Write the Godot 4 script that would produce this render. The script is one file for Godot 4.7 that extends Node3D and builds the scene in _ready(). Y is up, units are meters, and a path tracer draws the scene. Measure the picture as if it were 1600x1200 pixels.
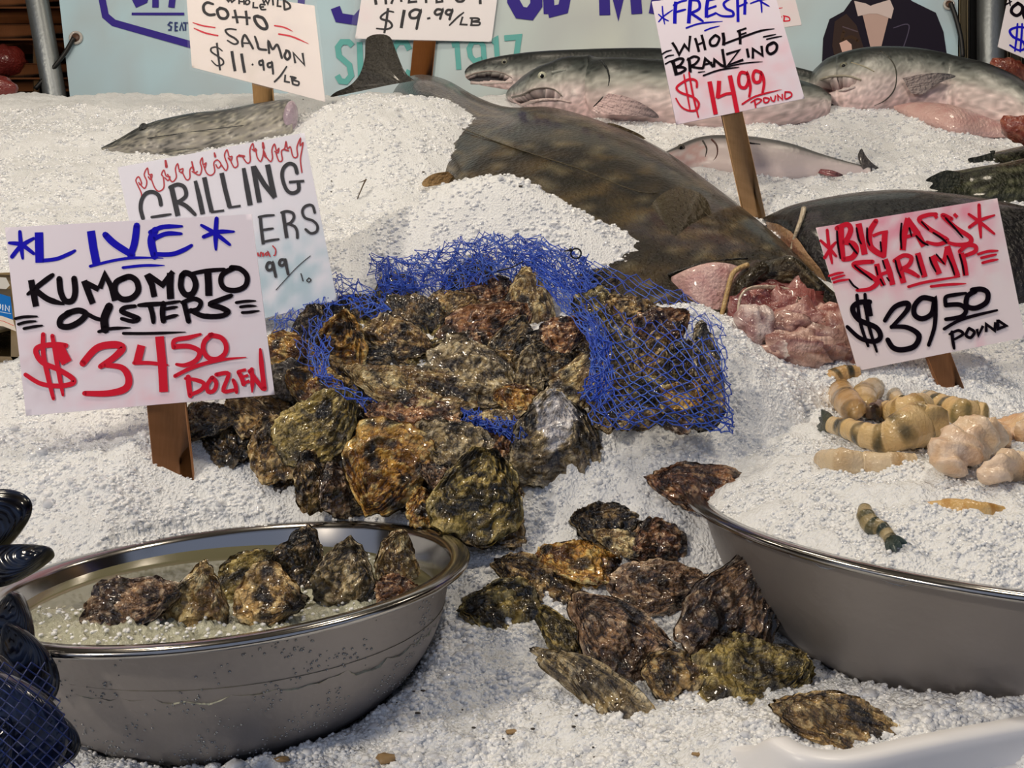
extends Node3D
# A fish-market ice display. The place is laid out in metres: y up, the counter runs away from the viewer along -Z.

const FOCAL := 1485.0            # focal length in pixels of a 1600 x 1200 frame
const EYE := Vector3(0, 1.40, 0)
const GX0 := -1.7
const GX1 := 1.7
const GD0 := 0.28
const GD1 := 2.6
const GSTEP := 0.0125
var look := Basis(Vector3.RIGHT, deg_to_rad(-6.0))
var noise := FastNoiseLite.new()
var rng := RandomNumberGenerator.new()
var used := {}
var grid_w := 0
var grid_h := 0
var grid := PackedFloat32Array()
var mounds := []
var mats := {}
var bowls := []                  # [centre of the rim, profile]
var ice_spots := []              # transforms of ice grains

func _ready() -> void:
	set_view()
	set_light()
	noise.noise_type = FastNoiseLite.TYPE_SIMPLEX_SMOOTH
	noise.frequency = 1.0
	noise.fractal_type = FastNoiseLite.FRACTAL_NONE
	noise.seed = 7
	rng.seed = 11
	make_materials()
	plan_ground()
	room()
	counter_ice()
	backdrop()
	make_bowls()
	fishes()
	signs()
	oysters()
	net_bag()
	shrimps()
	mussels()
	small_things()
	ice_grains()

# ---------------------------------------------------------------- camera, sky, lamps
func set_view() -> void:
	var cam := Camera3D.new()
	cam.name = "camera"
	cam.position = EYE
	cam.basis = look
	cam.keep_aspect = Camera3D.KEEP_HEIGHT
	cam.fov = rad_to_deg(2.0 * atan(600.0 / FOCAL))
	cam.near = 0.05
	cam.far = 60.0
	add_child(cam)
	cam.current = true

func set_light() -> void:
	var env := Environment.new()
	var sky := Sky.new()
	var sm := ProceduralSkyMaterial.new()
	sm.sky_top_color = Color(0.74, 0.80, 0.93)
	sm.sky_horizon_color = Color(0.86, 0.88, 0.94)
	sm.ground_bottom_color = Color(0.25, 0.24, 0.24)
	sm.ground_horizon_color = Color(0.45, 0.45, 0.46)
	sm.sky_energy_multiplier = 1.0
	sky.sky_material = sm
	env.background_mode = Environment.BG_SKY
	env.sky = sky
	env.background_energy_multiplier = 0.72
	env.tonemap_mode = Environment.TONE_MAPPER_LINEAR
	env.tonemap_exposure = 0.63
	env.sdfgi_enabled = true
	env.ssao_enabled = true
	env.ssil_enabled = true
	var we := WorldEnvironment.new()
	we.name = "world_environment"
	we.environment = env
	add_child(we)
	# warm bulbs hung over the display, a row at the back and a row nearer the aisle
	var i := 0
	for s in [[-1.1, 2.85, -1.75, 0.26], [-0.1, 2.9, -1.85, 0.24], [1.0, 2.85, -1.8, 0.26], [-0.7, 2.6, -0.80, 0.64], [0.45, 2.6, -0.80, 0.68], [-1.6, 2.4, 0.60, 2.5]]:
		i += 1
		var l := OmniLight3D.new()
		l.name = "bulb_light_%03d" % i
		l.position = Vector3(s[0], s[1] - 0.0, s[2])
		l.light_color = Color(1.0, 0.94, 0.85)
		l.light_energy = 1.35 * s[3]
		l.light_size = 0.08
		l.omni_range = 12.0
		l.omni_attenuation = 2.0
		l.shadow_enabled = true
		add_child(l)

# ---------------------------------------------------------------- naming and tagging
func numbered(called: String) -> String:
	var n: int = used.get(called, 0)
	used[called] = n + 1
	return called if n == 0 else "%s_%03d" % [called, n]

func thing(called: String, label: String, category: String, at_pos := Vector3.ZERO, group := "") -> Node3D:
	var o := Node3D.new()
	o.name = numbered(called)
	o.position = at_pos
	add_child(o)
	o.set_meta("label", label)
	o.set_meta("category", category)
	if group != "":
		o.set_meta("group", group)
	return o

func part(called: String, m: Mesh, mat: Material, parent: Node = null, kind := "") -> MeshInstance3D:
	var o := MeshInstance3D.new()
	o.mesh = m
	o.material_override = mat
	if parent == null:
		o.name = numbered(called)
		add_child(o)
	else:
		o.name = called
		parent.add_child(o, true)
	if kind != "":
		o.set_meta("kind", kind)
	return o

func tag(o: Node, label: String, category: String, group := "") -> void:
	o.set_meta("label", label)
	o.set_meta("category", category)
	if group != "":
		o.set_meta("group", group)

# ---------------------------------------------------------------- where things stand
func ray(px: float, py: float) -> Vector3:
	return look * Vector3((px - 800.0) / FOCAL, (600.0 - py) / FOCAL, -1.0)

func spot(px: float, py: float, depth: float) -> Vector3:
	return EYE + ray(px, py) * depth

func seen(p: Vector3) -> Vector2:
	var q := (p - EYE) * look      # = look^-1 * v
	return Vector2(800.0 + FOCAL * q.x / -q.z, 600.0 - FOCAL * q.y / -q.z)

func depth_of(p: Vector3) -> float:
	return -((p - EYE) * look).z

func base_height(d: float) -> float:
	var ds := [0.0, 0.30, 0.546, 0.75, 1.0, 1.3, 1.55, 1.85, 2.1, 2.3, 3.0]
	var hs := [1.0, 1.055, 1.11, 1.165, 1.295, 1.442, 1.555, 1.706, 1.80, 1.835, 1.87]
	for i in range(1, 9):
		if d <= ds[i + 1] or i == 8:
			var t: float = (d - ds[i]) / (ds[i + 1] - ds[i])
			return cubic_interpolate(hs[i], hs[i + 1], hs[i - 1], hs[i + 2], clampf(t, 0, 1))
	return 1.87

func hit_base(px: float, py: float) -> Vector3:
	var r := ray(px, py)
	var t := 0.35
	while t < 2.6:
		var p := EYE + r * t
		if p.y < base_height(-p.z):
			return p
		t += 0.004
	return EYE + r * 2.4

func mound(px: float, py: float, rx: float, rd: float, h: float, power := 1.0) -> void:
	var p := hit_base(px, py)
	mounds.append([p.x, -p.z, rx, rd, h, power])

func plan_ground() -> void:
	# the bowls come first because the ice makes room for them: centre of the rim, profile
	bowls.append([spot(365, 893, 0.69), [[0.171, 0.0], [0.160, -0.004], [0.1545, -0.02], [0.147, -0.045], [0.132, -0.070], [0.108, -0.092], [0.075, -0.105], [0.0, -0.108]]])
	bowls.append([spot(1600, 782, 0.743), [[0.262, 0.0], [0.250, -0.004], [0.243, -0.025], [0.232, -0.055], [0.212, -0.085], [0.180, -0.110], [0.130, -0.125], [0.0, -0.128]]])
	mounds.append([0.13, 0.50, 0.09, 0.06, 0.030, 1.0])
	mounds.append([0.145, 0.775, 0.075, 0.055, 0.050, 1.0])
	mound(230, 765, 0.20, 0.075, 0.034, 1.0)     # bank behind the left bowl
	mound(740, 405, 0.125, 0.07, 0.105, 1.2)     # heap in front of the big flatfish
	mound(890, 430, 0.11, 0.06, 0.06, 1.1)
	mound(590, 225, 0.16, 0.18, 0.065, 1.5)      # heap over the flatfish's tail
	mound(1060, 740, 0.13, 0.07, 0.055, 1.0)     # heap between net and right bowl
	mound(1160, 760, 0.09, 0.07, 0.045, 1.0)
	mound(870, 790, 0.06, 0.04, 0.020, 1.0)
	mound(1380, 640, 0.28, 0.12, 0.030, 1.0)     # behind the right bowl
	mound(680, 640, 0.22, 0.14, 0.030, 1.2)      # under the oyster pile
	mound(1010, 600, 0.12, 0.09, 0.055, 1.2)     # under the netted oysters
	mounds.append([0.36, 0.49, 0.20, 0.115, 0.064, 1.3])      # in the tub, in front of the right bowl
	grid_w = int((GX1 - GX0) / GSTEP) + 1
	grid_h = int((GD1 - GD0) / GSTEP) + 1
	grid.resize(grid_w * grid_h)
	for j in grid_h:
		var d := GD0 + j * GSTEP
		var hb := base_height(d)
		for i in grid_w:
			var x := GX0 + i * GSTEP
			var h := hb
			for m in mounds:
				var ex: float = (x - m[0]) / m[2]
				var ed: float = (d - m[1]) / m[3]
				var q := ex * ex + ed * ed
				if q < 5.0:
					h += m[4] * exp(-pow(q, m[5]))
			h += 0.010 * noise.get_noise_2d(x * 5.0, d * 5.0) * smoothstep(0.5, 1.0, d) + 0.004 * noise.get_noise_2d(x * 14.0 + 9.0, d * 14.0)
			grid[j * grid_w + i] = bowl_limit(x, d, h)

func ground(x: float, d: float) -> float:
	var fi := clampf((x - GX0) / GSTEP, 0.0, grid_w - 1.001)
	var fj := clampf((d - GD0) / GSTEP, 0.0, grid_h - 1.001)
	var i := int(fi)
	var j := int(fj)
	var u := fi - i
	var v := fj - j
	var k := j * grid_w + i
	return lerpf(lerpf(grid[k], grid[k + 1], u), lerpf(grid[k + grid_w], grid[k + grid_w + 1], u), v)

func hit_depth(px: float, py: float) -> float:
	var r := ray(px, py)
	var t := 0.36
	while t < 2.35:
		var p := EYE + r * t
		if p.y < ground(p.x, -p.z):
			var lo := t - 0.012
			for k in 5:
				var mid := (lo + t) * 0.5
				p = EYE + r * mid
				if p.y < ground(p.x, -p.z):
					t = mid
				else:
					lo = mid
			return t
		t += 0.012
	return 2.35

func hit(px: float, py: float) -> Vector3:
	return spot(px, py, hit_depth(px, py))

func nums(s: String) -> PackedFloat32Array:
	return PackedFloat32Array(Array(s.replace(";", ",").replace(" ", ",").split_floats(",", false)))

# ---------------------------------------------------------------- mesh helpers
func build(p: PackedVector3Array, idx: PackedInt32Array, c := PackedColorArray(), smooth := true) -> ArrayMesh:
	var a := []
	a.resize(Mesh.ARRAY_MAX)
	a[Mesh.ARRAY_VERTEX] = p
	a[Mesh.ARRAY_INDEX] = idx
	if c.size() == p.size():
		a[Mesh.ARRAY_COLOR] = c
	var st := SurfaceTool.new()
	st.create_from_arrays(a, Mesh.PRIMITIVE_TRIANGLES)
	if not smooth:
		st.deindex()
		st.set_smooth_group(-1)
	st.generate_normals()
	return st.commit()

func grid_index(idx: PackedInt32Array, first: int, nu: int, nv: int, wrap_v := false, flip := false) -> void:
	# nu rows of nv points
	var last := nv if wrap_v else nv - 1
	for i in nu - 1:
		for j in last:
			var a := first + i * nv + j
			var b := first + i * nv + (j + 1) % nv
			var c := a + nv
			var d := b + nv
			if flip:
				idx.append_array(PackedInt32Array([a, c, b, b, c, d]))
			else:
				idx.append_array(PackedInt32Array([a, b, c, b, d, c]))

class Pen:
	var p := PackedVector3Array()
	var idx := PackedInt32Array()
	var c := PackedColorArray()

func pen_tube(k: Pen, path: PackedVector3Array, r0: float, r1: float, sides: int, col: Color, caps := true, flat := 1.0) -> void:
	var n := path.size()
	var first := k.p.size()
	var up := Vector3.UP
	for i in n:
		var t := (path[mini(i + 1, n - 1)] - path[maxi(i - 1, 0)]).normalized()
		if absf(t.dot(up)) > 0.95:
			up = Vector3.RIGHT
		var s := t.cross(up).normalized()
		var u := s.cross(t).normalized()
		up = u
		var r := lerpf(r0, r1, float(i) / maxf(1, n - 1))
		for j in sides:
			var a := TAU * j / sides
			k.p.append(path[i] + s * cos(a) * r + u * sin(a) * r * flat)
			k.c.append(col)
	grid_index(k.idx, first, n, sides, true)
	if caps:
		for e in [0, n - 1]:
			var ci := k.p.size()
			k.p.append(path[e])
			k.c.append(col)
			for j in sides:
				var a: int = first + e * sides + j
				var b: int = first + e * sides + (j + 1) % sides
				k.idx.append_array(PackedInt32Array([ci, b, a] if e == 0 else [ci, a, b]))

func pen_ball(k: Pen, at_pos: Vector3, r: Vector3, col: Color, rows := 6, cols := 8) -> void:
	var first := k.p.size()
	for i in rows + 1:
		var a := PI * i / rows
		for j in cols:
			var b := TAU * j / cols
			k.p.append(at_pos + Vector3(sin(a) * cos(b) * r.x, cos(a) * r.y, sin(a) * sin(b) * r.z))
			k.c.append(col)
	grid_index(k.idx, first, rows + 1, cols, true)

func pen_box(k: Pen, t: Transform3D, size: Vector3, col: Color, bevel := 0.0) -> void:
	# a box whose edges are chamfered by bevel
	var h := size * 0.5
	var b := minf(bevel, minf(h.x, minf(h.y, h.z)) * 0.8)
	if b <= 0.0:
		b = minf(h.x, minf(h.y, h.z)) * 0.04
	for axis in 3:
		for sgn in [-1.0, 1.0]:
			var first := k.p.size()
			var u := (axis + 1) % 3
			var v := (axis + 2) % 3
			for q in [[-1, -1], [1, -1], [1, 1], [-1, 1]]:
				var p := Vector3.ZERO
				p[axis] = h[axis] * sgn
				p[u] = (h[u] - b) * q[0]
				p[v] = (h[v] - b) * q[1]
				k.p.append(t * p)
				k.c.append(col)
			if sgn > 0:
				k.idx.append_array(PackedInt32Array([first, first + 2, first + 1, first, first + 3, first + 2]))
			else:
				k.idx.append_array(PackedInt32Array([first, first + 1, first + 2, first, first + 2, first + 3]))
	# chamfers: 12 edges and 8 corners
	for axis in 3:
		var u := (axis + 1) % 3
		var v := (axis + 2) % 3
		for su in [-1.0, 1.0]:
			for sv in [-1.0, 1.0]:
				var first := k.p.size()
				for q in [[-1, 0], [1, 0], [1, 1], [-1, 1]]:
					var p := Vector3.ZERO
					p[axis] = (h[axis] - b) * q[0]
					p[u] = (h[u] if q[1] == 0 else h[u] - b) * su
					p[v] = (h[v] - b if q[1] == 0 else h[v]) * sv
					k.p.append(t * p)
					k.c.append(col)
				if su * sv > 0:
					k.idx.append_array(PackedInt32Array([first, first + 2, first + 1, first, first + 3, first + 2]))
				else:
					k.idx.append_array(PackedInt32Array([first, first + 1, first + 2, first, first + 2, first + 3]))
	for sx in [-1.0, 1.0]:
		for sy in [-1.0, 1.0]:
			for sz in [-1.0, 1.0]:
				var first := k.p.size()
				k.p.append(t * Vector3(h.x * sx, (h.y - b) * sy, (h.z - b) * sz))
				k.p.append(t * Vector3((h.x - b) * sx, h.y * sy, (h.z - b) * sz))
				k.p.append(t * Vector3((h.x - b) * sx, (h.y - b) * sy, h.z * sz))
				for q in 3:
					k.c.append(col)
				k.idx.append_array(PackedInt32Array([first, first + 2, first + 1] if sx * sy * sz > 0 else [first, first + 1, first + 2]))

func pen_mesh(k: Pen, smooth := true) -> ArrayMesh:
	return build(k.p, k.idx, k.c, smooth)

func lathe(profile: Array, cols: int, col: Color) -> ArrayMesh:
	var k := Pen.new()
	for q in profile:
		for j in cols:
			var a := TAU * j / cols
			k.p.append(Vector3(q[0] * cos(a), q[1], q[0] * sin(a)))
			k.c.append(col)
	grid_index(k.idx, 0, profile.size(), cols, true)
	return pen_mesh(k)

func smooth_path(pts: PackedVector3Array, per: int) -> PackedVector3Array:
	var out := PackedVector3Array()
	var n := pts.size()
	for i in n - 1:
		for s in per:
			out.append(pts[i].cubic_interpolate(pts[i + 1], pts[maxi(i - 1, 0)], pts[mini(i + 2, n - 1)], float(s) / per))
	out.append(pts[n - 1])
	return out

func hue(r: float, g: float, b: float) -> Color:
	return Color(r / 255.0, g / 255.0, b / 255.0)

# ---------------------------------------------------------------- materials
func noise_tex(freq: float, octaves: int, seed_n: int, size := 512, kind := FastNoiseLite.TYPE_SIMPLEX_SMOOTH) -> NoiseTexture2D:
	var n := FastNoiseLite.new()
	n.noise_type = kind
	n.frequency = freq
	n.fractal_octaves = octaves
	n.fractal_type = FastNoiseLite.FRACTAL_FBM if octaves > 1 else FastNoiseLite.FRACTAL_NONE
	n.seed = seed_n
	var t := NoiseTexture2D.new()
	t.noise = n
	t.width = size
	t.height = size
	t.seamless = true
	return t

func mat(key: String, col: Color, rough: float, vertex := false, metal := 0.0) -> StandardMaterial3D:
	var m := StandardMaterial3D.new()
	m.resource_name = key
	m.albedo_color = col
	m.roughness = rough
	m.metallic = metal
	if vertex:
		m.albedo_color = Color.WHITE
		m.vertex_color_use_as_albedo = true
		m.vertex_color_is_srgb = true
	mats[key] = m
	return m

func relief(m: StandardMaterial3D, tex: Texture2D, scale: float, cm: float, world := false) -> void:
	m.heightmap_enabled = true
	m.heightmap_texture = tex
	m.heightmap_scale = cm
	m.uv1_triplanar = true
	m.uv1_world_triplanar = world
	m.uv1_scale = Vector3.ONE * scale

func make_materials() -> void:
	var fine := noise_tex(0.03, 4, 3)
	var cell := noise_tex(0.045, 2, 5, 512, FastNoiseLite.TYPE_CELLULAR)
	var streak := noise_tex(0.02, 3, 8)
	var m := mat("ice", Color(0.93, 0.94, 0.95), 0.42)
	m.metallic_specular = 0.5
	relief(m, cell, 16.0, 0.22, true)
	m = mat("ice_chip", Color(0.97, 0.975, 0.98), 0.18)
	m.metallic_specular = 0.6
	m = mat("ice_clear", Color(0.97, 0.98, 1.0, 0.62), 0.06)
	m.refraction_enabled = true
	m.refraction_scale = 0.031
	m = mat("oyster", Color.WHITE, 0.33, true)
	relief(m, fine, 12.0, 0.48)
	m.clearcoat_enabled = true
	m.clearcoat = 1.0
	m.clearcoat_roughness = 0.07
	m = mat("steel", Color(0.70, 0.69, 0.68), 0.16, false, 1.0)
	m = mat("steel_outside", Color(0.62, 0.60, 0.595), 0.55, false, 0.8)
	relief(m, fine, 6.0, 0.04)
	m = mat("droplet", Color(0.60, 0.60, 0.60), 0.12, false, 0.8)
	m = mat("fish", Color.WHITE, 0.34, true)
	m.metallic_specular = 0.34
	relief(m, fine, 6.0, 0.6)
	m.clearcoat_enabled = true
	m.clearcoat = 0.35
	m.clearcoat_roughness = 0.12
	m = mat("silver_fish", Color.WHITE, 0.40, true)
	relief(m, noise_tex(0.09, 1, 21, 512, FastNoiseLite.TYPE_CELLULAR), 3.0, 0.06)
	m.clearcoat_enabled = true
	m.clearcoat = 0.12
	m.clearcoat_roughness = 0.2
	m = mat("flesh", Color.WHITE, 0.28, true)
	relief(m, fine, 8.0, 0.25)
	m.clearcoat_enabled = true
	m.clearcoat = 0.5
	m.clearcoat_roughness = 0.1
	m = mat("shrimp", Color.WHITE, 0.25, true)
	relief(m, fine, 20.0, 0.08)
	m.metallic_specular = 0.4
	m.clearcoat_enabled = true
	m.clearcoat = 0.25
	m.clearcoat_roughness = 0.12
	m = mat("eye", Color.WHITE, 0.08, true)
	m = mat("card", Color.WHITE, 0.5, true)
	m.metallic_specular = 0.3
	m = mat("ink", Color.WHITE, 0.6, true)
	m.metallic_specular = 0.15
	m = mat("print", Color.WHITE, 0.6, true)
	m.metallic_specular = 0.2
	m = mat("banner_vinyl", Color.WHITE, 0.42, true)
	m = mat("net", Color.WHITE, 0.35, true)
	m = mat("plain", Color.WHITE, 0.5, true)
	m = mat("gloss", Color.WHITE, 0.15, true)
	m = mat("plastic_sleeve", Color(0.95, 0.97, 1.0, 0.06), 0.1)
	m.metallic_specular = 0.3
	m.transparency = BaseMaterial3D.TRANSPARENCY_ALPHA
	m = mat("white_plastic", Color(0.95, 0.95, 0.96), 0.35)
	m = mat("water", Color(0.45, 0.44, 0.34), 0.04)
	m = mat("slush", Color(0.72, 0.72, 0.64), 0.2)
	relief(m, cell, 16.0, 0.15, true)
	m = mat("galvanised", Color(0.52, 0.54, 0.55), 0.4, false, 0.7)
	relief(m, streak, 6.0, 0.05)
	m = mat("stick_wood", Color.WHITE, 0.6, true)
	var wood := noise_tex(0.02, 3, 33, 512)
	m.albedo_texture = tinted(wood, Color(0.86, 0.83, 0.78), Color(1, 1, 1))
	m.uv1_triplanar = true
	m.uv1_scale = Vector3(30, 2.5, 30)
	m = mat("wall_paint", Color(0.30, 0.27, 0.24), 0.8)
	m = mat("ceiling_paint", Color(0.30, 0.29, 0.28), 0.9)
	m = mat("concrete", Color(0.35, 0.34, 0.33), 0.8)
	m = mat("counter_steel", Color(0.5, 0.5, 0.5), 0.35, false, 0.9)
	m = mat("bulb", Color(1, 0.95, 0.85), 0.4)
	m.emission_enabled = true
	m.emission = Color(1.0, 0.90, 0.76)
	m.emission_energy_multiplier = 6.0
	m = mat("black_metal", Color(0.03, 0.03, 0.03), 0.4)

func tinted(t: NoiseTexture2D, a: Color, b: Color) -> NoiseTexture2D:
	var g := Gradient.new()
	g.set_color(0, a)
	g.set_color(1, b)
	t.color_ramp = g
	return t

# ---------------------------------------------------------------- the stall
func slab(called: String, at_pos: Vector3, size: Vector3, m: String) -> void:
	var k := Pen.new()
	pen_box(k, Transform3D(Basis(), Vector3.ZERO), size, Color.WHITE, 0.004)
	var o := part(called, pen_mesh(k, false), mats[m], null, "structure")
	o.position = at_pos

func room() -> void:
	slab("floor", Vector3(0, -0.05, -0.5), Vector3(8, 0.1, 8), "concrete")
	slab("ceiling", Vector3(0, 4.05, -1.3), Vector3(8, 0.1, 5.0), "ceiling_paint")
	slab("wall_back", Vector3(0, 2.0, -3.75), Vector3(8, 4.0, 0.1), "wall_paint")
	slab("wall_left", Vector3(-4.0, 2.0, -1.9), Vector3(0.1, 4.0, 3.8), "wall_paint")
	slab("wall_right", Vector3(4.0, 2.0, -1.9), Vector3(0.1, 4.0, 3.8), "wall_paint")
	var k := Pen.new()
	pen_box(k, Transform3D(Basis(), Vector3(0, 0.45, -1.35)), Vector3(3.36, 0.9, 2.1), Color.WHITE, 0.01)
	tag(part("display_counter", pen_mesh(k, false), mats.counter_steel), "steel counter body that carries the bed of crushed ice", "counter")
	var i := 0
	for n in get_children():
		if n is OmniLight3D:
			i += 1
			var p: Vector3 = n.position
			var lamp := thing("pendant_lamp", "bare warm bulb hung above the ice, %s" % ["back row left", "back row middle", "back row right", "middle row left", "middle row right", "nearest the aisle"][i - 1], "lamp", Vector3(p.x, p.y, p.z))
			part("bulb", lathe([[0.0, 0.045], [0.02, 0.042], [0.036, 0.02], [0.04, -0.005], [0.034, -0.03], [0.018, -0.044], [0.0, -0.048]], 16, Color.WHITE), mats.bulb, lamp)
			var c := Pen.new()
			pen_tube(c, PackedVector3Array([Vector3(0, 0.045, 0), Vector3(0, 0.10, 0)]), 0.02, 0.016, 12, Color(0.05, 0.05, 0.05))
			part("socket", pen_mesh(c), mats.plain, lamp)
			c = Pen.new()
			pen_tube(c, PackedVector3Array([Vector3(0, 0.10, 0), Vector3(0, 4.0 - p.y, 0)]), 0.004, 0.004, 6, Color(0.05, 0.05, 0.05))
			part("flex", pen_mesh(c), mats.plain, lamp)

func bowl_limit(x: float, d: float, h: float) -> float:
	for b in bowls:
		var c: Vector3 = b[0]
		if c.x > 0.0 and ((x - c.x < -0.13 and -d - c.z < 0.06) or -d - c.z < -0.13):
			continue     # here the bed's ice covers the big bowl's rim
		var r := Vector2(x - c.x, -d - c.z).length()
		var rim: float = b[1][0][0]
		if r < rim:
			h = minf(h, c.y + bowl_wall(b[1], r) - 0.004)
		elif r < rim + 0.12:
			h = minf(h, c.y + 0.001 + (r - rim) * 0.85)
	return h

func bowl_wall(profile: Array, r: float) -> float:
	# height of the outside of the wall under the rim at radius r
	for i in range(2, profile.size()):
		if r >= profile[i][0]:
			var a = profile[i]
			var b = profile[i - 1]
			return lerpf(a[1], b[1], clampf((r - a[0]) / maxf(1e-5, b[0] - a[0]), 0, 1))
	return profile[profile.size() - 1][1]

func ice_surface(x: float, d: float) -> float:
	var h := ground(x, d)
	h += 0.0030 * noise.get_noise_2d(x * 45.0, d * 45.0) + 0.0016 * noise.get_noise_2d(x * 110.0 + 5.0, d * 110.0) + 0.0009 * noise.get_noise_2d(x * 230.0, d * 230.0 + 3.0)
	return bowl_limit(x, d, h)

func ice_sheet(x0: float, x1: float, d0: float, d1: float, step: float) -> ArrayMesh:
	var nx := int((x1 - x0) / step) + 1
	var nd := int((d1 - d0) / step) + 1
	var p := PackedVector3Array()
	p.resize(nx * nd)
	for j in nd:
		var d := d0 + j * step
		for i in nx:
			var x := x0 + i * step
			p[j * nx + i] = Vector3(x, ice_surface(x, d), -d)
	var idx := PackedInt32Array()
	idx.resize((nx - 1) * (nd - 1) * 6)
	var n := 0
	for j in nd - 1:
		for i in nx - 1:
			var a := j * nx + i
			idx[n] = a
			idx[n + 1] = a + nx
			idx[n + 2] = a + 1
			idx[n + 3] = a + 1
			idx[n + 4] = a + nx
			idx[n + 5] = a + nx + 1
			n += 6
	return build(p, idx)

func counter_ice() -> void:
	var bed := thing("crushed_ice_bed", "bed of white crushed ice sloping up to the banner and carrying everything", "ice", Vector3.ZERO)
	bed.set_meta("kind", "stuff")
	part("near_ice", ice_sheet(-0.56, 0.68, 0.36, 0.96, 0.0033), mats.ice, bed, "stuff")
	part("far_ice", ice_sheet(-1.66, 1.66, 0.95, 2.36, 0.0075), mats.ice, bed, "stuff")
	part("side_ice", ice_sheet(-1.66, -0.55, 0.36, 0.96, 0.012), mats.ice, bed, "stuff")
	part("side_ice", ice_sheet(0.67, 1.66, 0.36, 0.96, 0.012), mats.ice, bed, "stuff")

func ice_grains() -> void:
	# loose grains lying on the bed; density follows the nearer, coarser ice
	var chip := chip_mesh(1)
	var chip2 := chip_mesh(2)
	var white := []
	var clear := []
	rng.seed = 99
	var tries := 150000
	for q in tries:
		var d := 0.45 + pow(rng.randf(), 1.6) * 1.5
		var x := rng.randf_range(-0.66, 0.66) * d * 1.02
		var h := ice_surface(x, d)
		if h < ground(x, d) - 0.012:
			continue
		var clump := noise.get_noise_2d(x * 16.0 + 40.0, d * 16.0)
		if clump < -0.25 and rng.randf() < 0.75:
			continue
		var s := rng.randf_range(0.0009, 0.0021) * (1.0 + 0.8 * maxf(0.0, clump)) * (0.7 + 0.45 * d)
		if q % 40 == 0:
			s *= 1.8
		var t := Transform3D(Basis.from_euler(Vector3(rng.randf() * TAU, rng.randf() * TAU, rng.randf() * TAU)).scaled(Vector3(s, s * rng.randf_range(0.6, 1.0), s * rng.randf_range(0.7, 1.2))), Vector3(x, h - s * 0.1, -d))
		if q % 3 == 0:
			clear.append(t)
		else:
			white.append(t)
	for e in ice_spots:
		if rng.randf() < 0.1:
			clear.append(e)
		else:
			white.append(e)
	var root := get_node("crushed_ice_bed")
	for e in [["loose_grains", white, chip, "ice_chip"], ["clear_grains", clear, chip2, "ice_clear"]]:
		var mm := MultiMesh.new()
		mm.transform_format = MultiMesh.TRANSFORM_3D
		mm.mesh = e[2]
		mm.instance_count = e[1].size()
		for i in e[1].size():
			mm.set_instance_transform(i, e[1][i])
		var mi := MultiMeshInstance3D.new()
		mi.name = e[0]
		mi.multimesh = mm
		mi.material_override = mats[e[3]]
		mi.set_meta("kind", "stuff")
		root.add_child(mi)

func chip_mesh(seed_n: int) -> ArrayMesh:
	var k := Pen.new()
	pen_ball(k, Vector3.ZERO, Vector3.ONE, Color.WHITE, 3, 5)
	for i in k.p.size():
		k.p[i] *= 1.0 + 0.4 * noise.get_noise_3dv(k.p[i] * 1.3 + Vector3.ONE * seed_n * 7.0)
	return pen_mesh(k, false)

# ---------------------------------------------------------------- what stands behind the ice
func plane_hit(px: float, py: float, o: Vector3, n: Vector3) -> Vector3:
	var r := ray(px, py)
	return EYE + r * ((o - EYE).dot(n) / r.dot(n))

func flat_poly(k: Pen, pts: PackedFloat32Array, o: Vector3, n: Vector3, lift: float, col: Color) -> void:
	var flat := PackedVector2Array()
	for i in range(0, pts.size(), 2):
		flat.append(Vector2(pts[i], pts[i + 1]))
	var tri := Geometry2D.triangulate_polygon(flat)
	var first := k.p.size()
	for q in flat:
		k.p.append(plane_hit(q.x, q.y, o, n) + n * lift)
		k.c.append(col)
	for t in tri:
		k.idx.append(first + t)

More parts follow.
